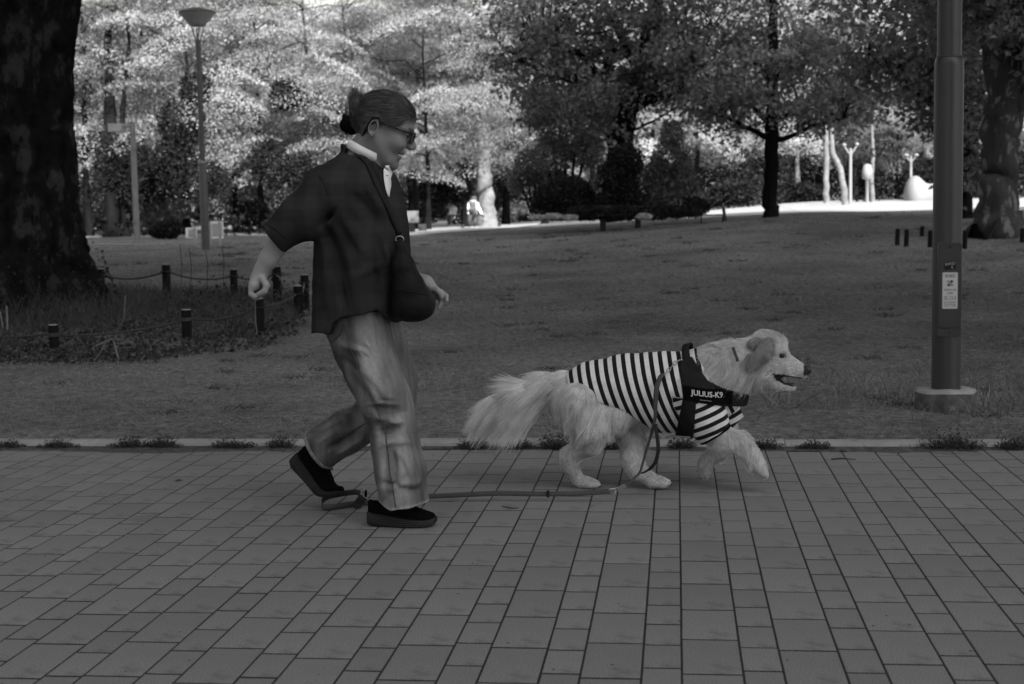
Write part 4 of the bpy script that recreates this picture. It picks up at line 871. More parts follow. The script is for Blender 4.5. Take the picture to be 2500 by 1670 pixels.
for px in (1712, 1764):
    q = at(px, 524, 30.5); g = float(ground_z(q[0], 30.5)); mb = MB(); mb.box((q[0], 30.5, (q[2]-.031+g-.1)/2), (.03, .03, q[2]-.031-g+.1)); part('leg', mb, m_stoned, bpy.data.objects['low_rail'], smooth=False)
for px, py, Y, rd, lab in ((1773, 505, 31.5, .035, 'thin dark tilted bollard left of the straight tree'), (1130, 548, 46.3, .05, 'dark bollard on the sunlit path left of the standing figure'), (1219, 541, 46.3, .05, 'dark bollard on the sunlit path right of the thick pale trunk'), (1036, 556, 45, .05, 'dark bollard by the squat stump')):
    t = at(px, py, Y); g = float(ground_z(t[0], Y)); mb = MB(); mb.tube([[t[0], Y, g-.1], [t[0]-(.06 if px == 1773 else 0), Y, t[2]-.03]], rd, 8); mb.tube([[t[0]-(.06 if px == 1773 else 0), Y, t[2]-.03], [t[0]-(.06 if px == 1773 else 0), Y, t[2]]], [rd, rd*.6], 8); o = part('bollard', mb, m_dark, None); tag(o, lab, 'bollard')
# pale rounded tent-like mound at the far right
c = at(2252, 478, 57); g = float(ground_z(c[0], 57)); mb = MB(); f = lambda P: smin(ell(P, (c[0]-.28, 57, g+.25), (.42, .6, .72)), ell(P, (c[0]+.55, 57, g+.05), (.85, .8, .62)), .3)
V, F = surf(f, (c[0]-1, 55.8, g-.4), (c[0]+1.8, 58.2, g+1.3), .06); mb.add(V, F); o = part('white_boulder', mb, m_white, None); tag(o, 'bright white rounded boulder-like mound on the sunlit path', 'boulder')
c = gpt(2117, 55); mb = MB(); mb.lathe([(.06, -.1), (.06, .85), (.17, .9), (.2, 1.15), (.14, 1.4), (0, 1.45)], c, 14); o = part('white_post', mb, m_white, None); tag(o, 'short white post with rounded head right of the twin-headed lamp', 'post')

# ---- far figures on the sunlit path
m_far_body = mat('far_figure', .6, .9, attrib='tone')
def figure(label, Y, f, lo, hi, tone, foot, h=.022):
    V, F = surf(f, lo, hi, h); mb = MB(); mb.add(V, F); me = mb.mesh('body'); attr(me, 'tone', tone(V)); e = empty('person', foot); tag(e, label, 'person'); part('body', me, m_far_body, e)
YF = 44.5; ft = gpt(1155, YF); S = YF/FPX
def pf(px, py, d=0): return at(px, py, YF+d)
z0 = at(1155, 560, YF)[2]; ft[2] = z0
def f_std(P):
    d = chain(P, [(pf(1147, 520, -.08), .085), (pf(1147, 540, -.08), .062), (pf(1150, 556, -.08), .05), (pf(1155, 558, -.12), .045)]); d = smin(d, chain(P, [(pf(1159, 520, .08), .085), (pf(1159, 540, .08), .062), (pf(1159, 555, .08), .05), (pf(1164, 557, .03), .045)]), .02)
    d = smin(d, chain(P, [(pf(1154, 520), .13), (pf(1155, 505), .125), (pf(1155, 497), .14), (pf(1156, 492), .07), (pf(1156, 489), .06)]), .05)
    d = smin(d, rcone(P, pf(1156, 488), pf(1157, 485), .085, .09), .02)
    d = smin(d, chain(P, [(pf(1145, 499), .065), (pf(1143, 510, -.1), .055), (pf(1152, 513, -.25), .045), (pf(1157, 512, -.28), .04)]), .03)
    return smin(d, chain(P, [(pf(1165, 499), .065), (pf(1170, 511), .055), (pf(1176, 524, -.05), .042), (pf(1180, 528, -.08), .04)]), .03)
def t_std(V):
    c = pf(1155, 505); px = (V[:, 0]-c[0])/S+1155; py = 505-(V[:, 2]-c[2])/S
    t = np.where(py > 519, .14, .20); t = np.where((np.abs(px-1155) > 8.5) & (py > 494) & (py < 523), 1.25, t); t = np.where(py < 492.5, np.where((py < 488), .12, .5), t); return np.where(py > 553, .9, t)
figure('standing person in dark vest over white sleeves on the sunlit path', YF, f_std, pf(1136, 562, -.6)-[0, 0, .1], pf(1190, 474, .5)+[0, 0, .1], t_std, ft)
def pg(px, py, d=0): return at(px, py, 56+d)
def f_bend(P):
    d = chain(P, [(pg(1100, 540, -.1), .08), (pg(1101, 530, -.05), .1), (pg(1104, 521), .14), (pg(1107, 511), .15), (pg(1102, 506), .08)]); d = smin(d, rcone(P, pg(1100, 504), pg(1099, 502), .11, .11), .03)
    return smin(d, chain(P, [(pg(1106, 512, -.1), .07), (pg(1098, 521, -.2), .055), (pg(1091, 529, -.2), .045)]), .03)
def t_bend(V):
    c = pg(1104, 516); py = 516-(V[:, 2]-c[2])*FPX/56; return np.where(py < 506, .5, np.where(py < 524, 1.2, .25))
fb = gpt(1101, 56); figure('person in white top bending over beside the path', 56, f_bend, pg(1080, 548, -.6), pg(1120, 494, .5), t_bend, fb)

# ---- undergrowth inside the fence and dry stalks
rr = np.random.default_rng(77); mb = MB(); tn = []
def in_bed(x, y):
    pl, pr = x/y, 0; xr = np.interp(y, [9.9, 10.6, 11.4, 12.6, 14.2, 15], [gx(330, 9.9), gx(620, 10.6), gx(720, 11.4), gx(745, 12.6), gx(740, 14.2), gx(600, 15)])
    return (x < xr+.05*np.sin(y*9)) & (np.hypot(x-gx(18, 13.2), y-13.2) > .62)
def bedz(x, y): return lawn_z(x, y)+.04*np.clip(wob(np.stack([x, y, x*0], 1).astype(np.float32), 2.0, 4), -.3, 1)
n = 30000; y = rr.uniform(9.7, 15, n); x = rr.uniform(-.52, -.14, n)*y; k = in_bed(x, y) & (rr.random(n) < patch(x, y, 1.6, 17)+.25); x, y = x[k], y[k]; n = len(x)
P = np.stack([x, y, lawn_z(x, y)], 1); D = norm(np.stack([rr.normal(size=n)*.45, rr.normal(size=n)*.45, np.ones(n)], 1)); hgt = rr.uniform(.05, .24, n)*np.interp(y, [9.7, 10.6, 11.3, 12.3, 15], [.10, .11, .14, .9, .9])
idx = strands(mb, P, D, hgt, rr.uniform(.0035, .007, n), np.stack([rr.normal(size=n)*.25, rr.normal(size=n)*.25, -rr.uniform(0, .45, n)], 1), seg=2); tn.append(rr.uniform(.7, 2.1, n)[idx])
n = 15000; y = rr.uniform(9.8, 14.5, n); x = rr.uniform(-.52, -.14, n)*y; pt = patch(x, y, 1.3, 27); k = in_bed(x, y) & (rr.random(n) < np.interp(y, [9.8, 11.5, 14.5], [.9, .7, .25])*np.clip(pt*1.6, 0, 1)); x, y, pt = x[k], y[k], pt[k]; n = len(x)
C = np.stack([x, y, lawn_z(x, y)+rr.uniform(.01, .20, n)*np.clip(pt*1.5, .3, 1.3)*np.interp(y, [9.8, 10.5, 11.3, 12.5], [.10, .11, .16, .9])], 1); i2 = leaf_cards(mb, C, rr.normal(size=(n, 3)), norm(rr.normal(size=(n, 3))*.6+[0, -.35, 1]), rr.uniform(.02, .07, n), rr.uniform(.012, .04, n)); tn.append(rr.uniform(.45, 1.5, n)[i2])
# ivy-like growth on the root flare
n = 700; th = rr.uniform(-2.6, .6, n); hz_ = np.abs(rr.normal(size=n))*.28; rad = np.interp(hz_, [0, .35, .8, 1.3], [1.02, .88, .78, .70])+.03; c = gpt(18, 13.2)
C = np.stack([c[0]+rad*np.cos(th), c[1]+rad*np.sin(th), c[2]+hz_], 1); i2 = leaf_cards(mb, C, rr.normal(size=(n, 3)), np.stack([np.cos(th), np.sin(th), th*0+.5], 1)+rr.normal(size=(n, 3))*.5, rr.uniform(.02, .06, n), rr.uniform(.012, .035, n)); tn.append(rr.uniform(.3, .8, n)[i2])
n = 1500; th = rr.uniform(-2.4, .5, n); rad = rr.uniform(.8, 1.7, n); x = c[0]+rad*np.cos(th); y = c[1]+rad*np.sin(th); P = np.stack([x, y, lawn_z(x, y)], 1)
idx = strands(mb, P, norm(np.stack([rr.normal(size=n)*.25, rr.normal(size=n)*.25, np.ones(n)], 1)), rr.uniform(.15, .42, n), .0045, np.stack([rr.normal(size=n)*.3, rr.normal(size=n)*.3, -rr.uniform(0, .4, n)], 1), seg=3); tn.append(rr.uniform(.8, 2.4, n)[idx])
me = mb.mesh('bed_weeds', False); attr(me, 'tone', np.concatenate(tn)); o = link('bed_weeds', me, m_weed); tag(o, 'dense weeds and leaves growing inside the rope fence', 'weeds', kind='stuff')
def stalk(pts, Y, rad, lab, mm=m_dry):
    P = np.array([at(a, b, Y) for a, b in pts]); mb = MB(); t = np.linspace(0, len(P)-1, 9); mb.tube(np.stack([np.interp(t, np.arange(len(P)), P[:, i]) for i in range(3)], 1), rad, 5); o = part('dry_stalk', mb, mm, None); tag(o, lab, 'stalk', 'dry stalks in the weeds')
stalk([(277, 832), (290, 880), (310, 918)], 10.0, .0065, 'long pale bent dry stalk hanging at the front of the weeds'); stalk([(233, 845), (255, 835), (274, 827)], 10.0, .006, 'short pale stalk lying level at the front of the weeds'); stalk([(256, 836), (246, 860), (225, 885)], 10.0, .004, 'thin pale stalk sloping under the level one')
stalk([(158, 920), (175, 910), (190, 892)], 9.9, .005, 'short pale stalk low down right of the front post'); stalk([(622, 728), (624, 790), (632, 842)], 11.2, .004, 'thin pale string hanging down the front of a post'); stalk([(16, 747), (18, 805)], 11.4, .008, 'upright pale stick at the far left edge'); stalk([(306, 720), (303, 780), (283, 810)], 11.0, .003, 'thin pale upright stem in the middle of the weeds')
stalk([(0, 760), (7, 800)], 11.3, .006, 'tiny pale stick touching the left border of the picture')
for px, y0, y1, lab in ((442, 690, 595, 'tallest dark bare weed stem beside a rear rope post'), (465, 690, 605, 'dark bare weed stem right of the tallest one'), (505, 680, 612, 'slim dark weed stem left of the swinging hand'), (545, 680, 600, 'slim dark weed stem nearest the swinging hand')):
    stalk([(px, y1+100), (px+2, (y0+y1)/2), (px-3, y1)], 13.4, .004, lab, m_twig)
# ---- scraps on the pavement and lawn
def scrap(pts, z, rad, lab, name='twig', mm=m_twig):
    P = np.array([on_ground(a, b, z) for a, b in pts]); mb = MB(); mb.tube(P, [rad]*(len(P)-1)+[rad*.4], 5); o = part(name, mb, mm, None); tag(o, lab, 'twig', 'fallen twigs')
scrap([(2030, 1121), (2055, 1119), (2090, 1122)], .004, .003, 'dark twig on the paving right of the dog'); scrap([(2050, 1098), (2065, 1103), (2068, 1100)], .004, .002, 'small hooked twig by the kerb right of the dog'); scrap([(1226, 1236), (1250, 1241), (1268, 1240)], .003, .002, 'thin dark twig on the paving below the leash'); scrap([(2338, 1100), (2390, 1103)], .004, .002, 'straight thin twig by the kerb in front of the lamp post')
p = on_ground(435, 1174, .004); mb = MB(); mb.add([p+[-.018, 0, 0], p+[0, -.012, .004], p+[.02, .002, .001], p+[0, .012, .005]], [[0, 1, 2, 3]]); mb.add([p+[-.018, 0, .001], p+[0, -.012, .005], p+[.02, .002, .002], p+[0, .012, .006]], [[3, 2, 1, 0]]); o = part('fallen_leaf', mb, m_twig, None); tag(o, 'single dark leaf fallen on the paving at the left', 'leaf')
# ================================================================== THE WALKING PERSON
m_skin = mat('skin', .23, .55, var=.06, vscale=18, spec=.35, bump=.08, bscale=300, attrib='tone', bdist=.002)
m_shirt = mat('dark_shirt', .028, 1.0, var=.25, vscale=5, spec=.02, bump=.25, bscale=420, bdist=.002)
def add_checks(m, amt=.35):                               # faint woven check
    t = m.node_tree; N = t.nodes; L = t.links; b = N['Principled BSDF']; src = b.inputs['Base Color'].links[0].from_socket; tc = N.new('ShaderNodeTexCoord'); sx = N.new('ShaderNodeSeparateXYZ'); L.new(tc.outputs['Object'], sx.inputs['Vector']); prev = src
    for ax in ('X', 'Z'):
        q = N.new('ShaderNodeMath'); q.operation = 'PINGPONG'; q.inputs[1].default_value = .042; L.new(sx.outputs[ax], q.inputs[0]); r_ = N.new('ShaderNodeMapRange'); r_.inputs['From Min'].default_value = .018; r_.inputs['From Max'].default_value = .024; r_.inputs['To Min'].default_value = 1-amt; r_.inputs['To Max'].default_value = 1+amt; L.new(q.outputs[0], r_.inputs['Value'])
        k = N.new('ShaderNodeMath'); k.operation = 'MULTIPLY'; L.new(prev, k.inputs[0]); L.new(r_.outputs['Result'], k.inputs[1]); prev = k.outputs[0]
    L.new(prev, b.inputs['Base Color'])
add_checks(m_shirt, .08)
m_collar = mat('white_cotton', .72, .9, var=.06, vscale=30, bump=.2, bscale=500, bdist=.001)
m_denim = mat('pale_denim', .175, .95, var=.30, vscale=6, detail=6, stretch=(1.6, 1.6, .45), spec=.12, bump=.6, bscale=220, bdist=.003, fine=(140, .16), attrib='tone')
m_seam = mat('denim_seam', .07, .95, var=.4, vscale=120); m_hem = mat('denim_hem', .20, .95, var=.4, vscale=80)
m_shoe = mat('black_knit', .005, 1.0, var=.3, vscale=60, spec=.02, bump=.2, bscale=500); m_sole = mat('dark_sole', .020, .8, var=.1, vscale=20, spec=.12)
m_ridge = mat('sole_ridge', .045, .8, spec=.1); m_hair = mat('dark_hair', .020, .5, spec=.5, attrib='tone', var=.3, vscale=40); m_tie = mat('black_velvet', .004, 1, bump=.4, bscale=60, spec=.02)
m_frame = mat('glasses_frame', .006, .25, spec=.6); m_lens = glass_mat('lens_glass'); m_bag = mat('bag_nylon', .010, .55, var=.25, vscale=8, bump=.25, bscale=25, spec=.1, bdist=.01); m_strap = mat('bag_strap', .008, .7, spec=.25)
m_metal = mat('dull_metal', .35, .3, metal=.9)

YW = 5.0
per = empty('person', (float(at(905, 1000, YW)[0]), YW, 0.0)); tag(per, 'person in dark shirt, pale jeans and glasses striding after the dog', 'person')
def W(px, py, d=0.0): return at(px, py, YW+d)

# ---- head frame
HS = 1.05; HV = np.array([1.17, 1.03, 1.03]); hy, hp = math.radians(12), math.radians(20)
hF = np.array([math.cos(hy)*math.cos(hp), math.sin(hy)*math.cos(hp), -math.sin(hp)]); hL = np.array([-math.sin(hy), math.cos(hy), 0]); hU = np.cross(hF, hL)
HO = W(922, 313, .0)
def H(x, y, z): return HO+HV[0]*x*hF+HV[1]*y*hL+HV[2]*z*hU
def to_head(P): q = P-HO; return np.stack([q@hF/HV[0], q@hL/HV[1], q@hU/HV[2]], 1).astype(np.float32)
def head_sdf(P):
    q = to_head(P)
    d = ell(q, (.016, 0, .045), (.084, .073, .077))
    d = smin(d, ell(q, (.028, 0, -.005), (.068, .060, .080)), .03)
    d = smin(d, rcone(q, (.036, 0, -.045), (.074, 0, -.100), .046, .022), .03)                 # jaw to chin
    for s in (-1, 1):
        d = smin(d, rcone(q, (-.002, s*.054, -.035), (.055, s*.026, -.092), .016, .016), .03)       # jaw line
        d = smin(d, ell(q, (.066, s*.042, -.026), (.030, .022, .026)), .022)                        # cheek
        d = smin(d, rcone(q, (.092, s*.014, .028), (.076, s*.050, .024), .010, .010), .016)         # brow
    d = smin(d, rcone(q, (.098, 0, .020), (.117, 0, -.020), .008, .0115), .014)                   # nose
    for s in (-1, 1):
        d = smin(d, ell(q, (.108, s*.011, -.027), (.011, .009, .008)), .007)
        d = smax(d, -(ell(q, (.104, s*.032, .008), (.016, .018, .011))), .010)                      # eye socket
        d = smin(d, ell(q, (.083, s*.032, .008), (.014, .015, .0125)), .004)                        # eyeball with lids
    d = smin(d, rcone(q, (.0935, -.015, -.053), (.0935, .015, -.053), .0075, .0075), .010)             # upper lip
    d = smin(d, rcone(q, (.0870, -.015, -.070), (.0870, .015, -.070), .0075, .0075), .010)           # lower lip
    d = smax(d, -(ell(q, (.094, 0, -.0615), (.022, .033, .0042))), .003)
    for s in (-1, 1): d = smax(d, -rcone(q, (.108, s*.021, -.030), (.084, s*.042, -.068), .0040, .0036), .006)                             # open, smiling mouth
    for s in (-1, 1):
        e_ = np.stack([(q[:, 0]+.012), (q[:, 1]-s*.079), (q[:, 2]+.006)], 1)
        rad = np.sqrt((e_[:, 0]/.0125)**2+(e_[:, 2]/.025)**2); tor = np.sqrt(((rad-1)*.016)**2+(e_[:, 1]*1.0-s*(.004+.1*(-e_[:, 0])))**2)-.0036
        fill = np.maximum(np.sqrt((e_[:, 0]/.012)**2+(e_[:, 2]/.024)**2)-1, (np.abs(e_[:, 1]+s*.0065)-.005)/.02)*.012
        d = smin(d, smin(tor, fill, .004), .004)
        d = smin(d, ell(e_, (.005, 0, -.026), (.008, .004, .008)), .004)                            # lobe
    return d
def hand(P, wrist, palm, fingers, thumb, rp):
    d = smin(rcone(P, wrist, palm, rp*.92, rp, None), rcone(P, wrist, palm, rp*.9, rp*.95), .01)
    d = smin(d, rcone(P, (np.asarray(palm)+np.asarray(wrist))/2, (np.asarray(fingers[0][0][0])+np.asarray(fingers[1][0][0]))/2, rp*.8, rp*.75), .012); d = smin(d, rcone(P, (np.asarray(palm)+np.asarray(wrist))/2, (np.asarray(fingers[2][0][0])+np.asarray(fingers[3][0][0]))/2, rp*.8, rp*.7), .012)
    for f in fingers+[thumb]: d = smin(d, chain(P, f, .004), .005)
    return d
# near hand (swung back, loosely closed) and far hand (forward, fingers half open)
nw, npalm = W(641, 655, -.20), W(628, 690, -.20)
nf = []
for k, (dx, dy, dd) in enumerate([(0, 0, -.036), (2, 1, -.013), (4, 3, .010), (8, 4, .030)]):
    L = (1, 1.05, 1.0, .82)[k]
    nf.append([(W(618+dx, 697+dy, -.20+dd), .0100), (W(608+dx, 697+19*L+dy, -.20+dd), .0098), (W(622+dx*.6, 697+27*L+dy, -.20+dd), .0092), (W(645-dx*.5, 697+16*L+dy, -.20+dd*.8), .0085)])
nt_ = [(W(640, 680, -.225), .0125), (W(651, 697, -.235), .0115), (W(646, 711, -.238), .0100), (W(634, 717, -.238), .0090)]
fw, fpalm = W(1040, 690, .10), W(1058, 716, .10)
ff = [[(W(1062, 712, .07), .0095), (W(1076, 712, .06), .0092), (W(1089, 722, .06), .0086), (W(1090, 734, .055), .0078)],
      [(W(1064, 722, .09), .0095), (W(1076, 730, .075), .0092), (W(1076, 742, .065), .0088), (W(1071, 750, .06), .0080)],
      [(W(1060, 730, .115), .0092), (W(1064, 744, .10), .0088), (W(1061, 754, .09), .0082), (W(1058, 757, .085), .0076)],
      [(W(1052, 734, .14), .0085), (W(1053, 750, .12), .0080), (W(1052, 760, .115), .0074), (W(1051, 764, .11), .007)]]
ft_ = [(W(1052, 704, .05), .012), (W(1066, 707, .045), .0108), (W(1075, 718, .045), .0095), (W(1077, 726, .046), .0085)]
def ell_arm(P, pts, k=.02): return chain(P, pts, k)
def body_sdf(P):
    d = head_sdf(P)
    d = smin(d, chain(P, [(W(878, 402, .0), .058), (W(890, 372, .0), .054), (W(908, 346, .0), .047)], .03), .035)
    d = smin(d, chain(P, [(W(872, 460, .0), .10), (W(866, 600, .0), .12), (W(858, 780, .0), .13)], .05, (1, .8, 1)), .05)
    d = smin(d, chain(P, [(W(818, 462, -.14), .058), (W(728, 540, -.21), .046), (W(690, 575, -.21), .043), (W(655, 635, -.20), .0300), (nw, .0235)], .02), .04)
    d = smin(d, chain(P, [(W(880, 462, .14), .058), (W(905, 565, .22), .046), (W(945, 655, .19), .040), (W(1000, 680, .13), .031), (fw, .0255)], .02), .04)
    d = smin(d, hand(P, nw, npalm, nf, nt_, .0265), .012); d = smin(d, rcone(P, W(628, 690, -.185), W(628, 712, -.175), .022, .020), .008)
    return smin(d, hand(P, fw, fpalm, ff, ft_, .0235), .012)
lo = np.minimum(W(590, 800, -.33), W(590, 215, -.33)); hi = np.maximum(W(1105, 210, .35), W(1105, 800, .35)); hi[2] = W(900, 208, 0)[2]; lo[2] = W(900, 800, 0)[2]
V, F = surf(body_sdf, lo, hi, .0031); V = relax(V, F, 1, .35)
mb = MB(); mb.add(V, F); me = mb.mesh('body')
q = to_head(V); tone = np.ones(len(V)); lips = (np.abs(q[:, 0]-.100) < .016) & (np.abs(q[:, 2]+.062) < .016) & (np.abs(q[:, 1]) < .024); tone[lips] = .72
tone[(np.abs(q[:, 2]+.061) < .005) & (q[:, 0] > .070) & (q[:, 0] < .097) & (np.abs(q[:, 1]) < .03)] = .25
brow = (np.abs(q[:, 2]-.030) < .0045) & (q[:, 0] > .07) & (np.abs(np.abs(q[:, 1])-.032) < .02); tone[brow] = .35
eye = (np.abs(q[:, 2]-.007) < .0035) & (q[:, 0] > .085) & (np.abs(np.abs(q[:, 1])-.032) < .013); tone[eye] = .12
rec = (np.abs(np.abs(q[:, 1])-.074) < .006) & (np.abs(q[:, 0]+.010) < .008) & (np.abs(q[:, 2]+.004) < .014); tone[rec] = .55  # shading painted into the ear recess
tone *= np.where(np.linalg.norm(q, axis=1) < .2, .80, 1.15)  # face shade and lit arms painted into the skin tone
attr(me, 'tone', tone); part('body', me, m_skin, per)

# ---- hair: a close cap swept back into a tuft, with loose strands
def hair_sdf(P):
    q = to_head(P); d = head_sdf(P)-np.interp(q[:, 0], [-.03, .05, .09], [.0105, .009, .005])
    d = np.minimum(d, ell(q, (.013, 0, .05), (.084, .078, .083))*HS)
    line = np.interp(q[:, 0], [-.12, -.036, -.026, .0, .012, .045, .075, .115], [-.064, -.060, .022, .030, .016, .020, .056, .072])
    return smax(d, (line-q[:, 2])*HS*.8, .006)
V, F = surf(hair_sdf, HO-.19, HO+.19, .0035); mb = MB(); mb.add(V, F); me = mb.mesh('hair'); attr(me, 'tone', .8+.35*np.sin(to_head(V)[:, 2]*260+to_head(V)[:, 0]*40)); hair = part('hair', me, m_hair, per)
tie = W(866, 290, .0); rr = np.random.default_rng(12)
P, N = sample_faces(V, F, 36000, rr); q = to_head(P); k = q[:, 2] > .0; P, N = P[k], N[k]
T = norm(tie-P); T = norm(T-N*np.sum(T*N, 1, keepdims=True)*1.0+N*.03); mb = MB()
idx = strands(mb, P+N*.0008, T, rr.uniform(.02, .055, len(P)), rr.uniform(.0006, .0012, len(P)), -N*.22+rr.normal(size=(len(P), 3))*.06, seg=3)
front = sstep(.02, .09, to_head(P)[:, 0]); tn = np.where(rr.random(len(P)) < .26+.45*front, rr.uniform(2.2, 8.0, len(P)), rr.uniform(.5, 1.5, len(P)))[idx]; tns = [tn]
# the tuft above the hair tie
def bun_sdf(P):
    d = chain(P, [(W(890, 300), .030), (W(880, 278, -.01), .030), (W(872, 255, -.015), .024), (W(866, 238, -.015), .014)], .02)
    return smin(d, rcone(P, W(892, 315), W(870, 300), .034, .026), .02)+.003*wob(P, 90, 3)
V2, F2 = surf(bun_sdf, W(830, 345, -.12), W(925, 205, .12), .004); m2 = MB(); m2.add(V2, F2); me2 = m2.mesh('bun'); attr(me2, 'tone', .9+.5*wob(V2.astype(np.float32), 120, 8)); part('bun', me2, m_hair, hair)
P, N = sample_faces(V2, F2, 5000, rr); up = norm(W(866, 215)-P)+N*.25+rr.normal(size=N.shape)*.16
idx = strands(mb, P, norm(up), rr.uniform(.012, .045, len(P)), .0009, rr.normal(size=N.shape)*.35, seg=3); tns.append(np.where(rr.random(len(P)) < .35, rr.uniform(2, 6, len(P)), rr.uniform(.5, 1.5, len(P)))[idx])
me = mb.mesh('hair_strands', False); attr(me, 'tone', np.concatenate(tns)); o = part('hair_strands', me, m_hair, hair, smooth=False); tag(o, kind='stuff')
f = lambda P: smin(smin(rcone(P, W(848, 296), W(843, 306), .018, .022), rcone(P, W(856, 300), W(860, 316), .024, .020), .012), rcone(P, W(840, 284), W(850, 296), .006, .016), .012)+.0025*wob(P, 140, 4)
V2, F2 = surf(f, W(822, 340, -.06), W(890, 270, .06), .0035); m2 = MB(); m2.add(V2, F2); o = part('hair_tie', m2, m_tie, hair); o['label'] = 'black cloth hair tie'

# ---- glasses
gl = MB(); GXf, GZf = .113, .006
def rim(s):
    P = []
    for t in np.linspace(0, 2*np.pi, 29):
        cx, cz = math.copysign(abs(math.cos(t))**.7, math.cos(t))*.024, math.copysign(abs(math.sin(t))**.7, math.sin(t))*.0175; P.append(H(GXf-.010*(abs(cx+s*.033)/.055)**2, s*.033+cx, GZf+cz))
    return P
for s in (-1, 1):
    gl.tube(rim(s), .0029, 6, cap=False)
    gl.ribbon([H(.101, s*.060, .017), H(.09, s*.069, .018), H(.05, s*.074, .019), H(.01, s*.0795, .020), H(-.010, s*.080, .014), H(-.026, s*.079, -.004)], hU, [.010, .0095, .008, .007, .006, .005], .004)
    gl.tube([H(.104, s*.056, .016), H(.100, s*.062, .0165)], .0045, 6)
gl.tube([H(.112, -.010, .012), H(.116, 0, .015), H(.112, .010, .012)], .0026, 6)
gls = part('glasses', gl, m_frame, per); gls['label'] = 'dark framed glasses'
lm = MB()
for s in (-1, 1): R_ = np.array(rim(s)[:-1]); lm.add(np.concatenate([R_, R_.mean(0)[None]]), [[j, (j+1) % 28, 28] for j in range(28)])
part('lens', lm, m_lens, gls)
m2 = MB(); m2.lathe([(0, -.003), (.003, 0), (0, .003)], H(-.010, -.083, -.036), 8); part('ear_stud', m2, m_metal, per)

# ---- shirt: wide boxy body with half sleeves, cut open at cuffs and hem
zt = [W(880, y, 0)[2] for y in (372, 395, 430, 470, 520, 580, 640, 700, 760, 815)][::-1]
xl = [W(p, 600, 0)[0] for p in (842, 815, 792, 785, 778, 775, 772, 770, 766, 764)][::-1]; xr = [W(p, 600, 0)[0] for p in (905, 935, 968, 985, 990, 995, 1000, 994, 984, 978)][::-1]
yb = [.06, .095, .155, .19, .205, .205, .21, .215, .22, .225][::-1]
def torso(P):
    z = P[:, 2]; a = np.interp(z, zt, xl); b = np.interp(z, zt, xr); hw = np.interp(z, zt, yb)
    u = (P[:, 0]-(a+b)/2)/((b-a)/2); v = (P[:, 1]-YW)/hw; k = (np.abs(u)**2.5+np.abs(v)**2.5)**(1/2.5)
    return ((k-1)*np.minimum((b-a)/2, hw)*.9).astype(np.float32)
sl_n = [(W(838, 450, -.10), .086), (W(804, 470, -.155), .088), (W(742, 527, -.20), .072), (W(676, 577, -.21), .060)]
sl_f = [(W(870, 455, .10), .086), (W(900, 470, .17), .09), (W(925, 540, .22), .082), (W(955, 585, .22), .072)]
cutn = norm(np.array(sl_n[3][0])-np.array(sl_n[2][0])); cut_f = norm(np.array(sl_f[3][0])-np.array(sl_f[2][0]))
NC = W(886, 381); NE = norm(W(927, 403)-W(845, 359)); NN = norm(np.cross(NE, [0, 1.0, 0])); NN = NN if NN[2] > 0 else -NN
def ridge(P, a, b, wd):                              # one soft crease from a to b
    a = np.asarray(a, np.float32); b = np.asarray(b, np.float32); ba = b-a; pa = P-a; pa = pa*np.array([1, .35, 1], np.float32); h = np.clip(pa@ba/float(ba@ba), 0, 1); q = pa-h[:, None]*ba
    return np.exp(-np.einsum('ij,ij->i', q, q)/wd**2)*np.sin(np.pi*np.clip(h*.9+.1, 0, 1))
folds = [((800, 560), (850, 700), .016, -.014), ((835, 520), (905, 640), .018, .012), ((860, 470), (930, 560), .016, -.010), ((790, 600), (800, 760), .018, .012), ((850, 600), (880, 780), .016, .012), ((905, 620), (920, 760), .016, -.013), ((770, 560), (830, 500), .014, -.016), ((740, 560), (800, 530), .012, .010), ((720, 540), (770, 480), .014, -.008), ((930, 560), (960, 680), .018, .012), ((820, 640), (850, 770), .012, -.012), ((880, 430), (950, 540), .018, .010), ((700, 540), (745, 560), .012, -.008), ((860, 680), (940, 640), .016, .010)]
def shirt_sdf(P, inner=False):
    an = np.maximum(chain(P, sl_n, .04), (P-np.asarray(sl_n[3][0], np.float32))@cutn.astype(np.float32)-.012)
    af = np.maximum(chain(P, sl_f, .04), (P-np.asarray(sl_f[3][0], np.float32))@cut_f.astype(np.float32)-.012)
    d = torso(P); d = smin(d, an, .05); d = smin(d, af, .05)
    for (a, b, wd, am) in folds: d = d-1.5*am*ridge(P, W(a[0], a[1], -.2), W(b[0], b[1], -.2), wd)
    d = d-.0035*wob(P*np.array([1, 1, .5], np.float32), 26, 31)-.0012*wob(P, 70, 32)
    hem = np.interp(P[:, 0], [W(p, 700)[0] for p in (760, 835, 846, 900, 945, 975)], [W(880, y)[2] for y in (806, 802, 772, 758, 752, 782)])+.004*np.sin(P[:, 0]*60)
    d = np.maximum(d, (hem-P[:, 2])*.9)
    # neck opening
    pc = P-NC.astype(np.float32); hN = pc@NN.astype(np.float32); eN = np.sqrt((pc@NE.astype(np.float32)/.066)**2+(pc[:, 1]/.079)**2)
    d = smax(d, -np.maximum((eN-1)*.066, -.05-hN), .006); d = smax(d, -np.maximum((eN-2.2)*.066, .006-hN), .006)
    d = smax(d, -(rcone(P, W(935, 400, -.02), W(952, 470, -.02), .030, .012)), .006)
    # hollow cuffs and hem
    cav = rcone(P, np.asarray(sl_n[3][0])+cutn*.03, np.asarray(sl_n[3][0])-cutn*.08, .047, .048)
    d = np.maximum(d, -cav)
    return d
V, F = surf(shirt_sdf, np.array([W(620, 700, 0)[0], YW-.34, W(800, 830)[2]]), np.array([W(1030, 700)[0], YW+.34, W(800, 350)[2]]), .0048); V = relax(V, F, 1, .3)
mb = MB(); mb.add(V, F); sh = part('shirt', mb, m_shirt, per); sh['label'] = 'dark loose shirt with half sleeves'
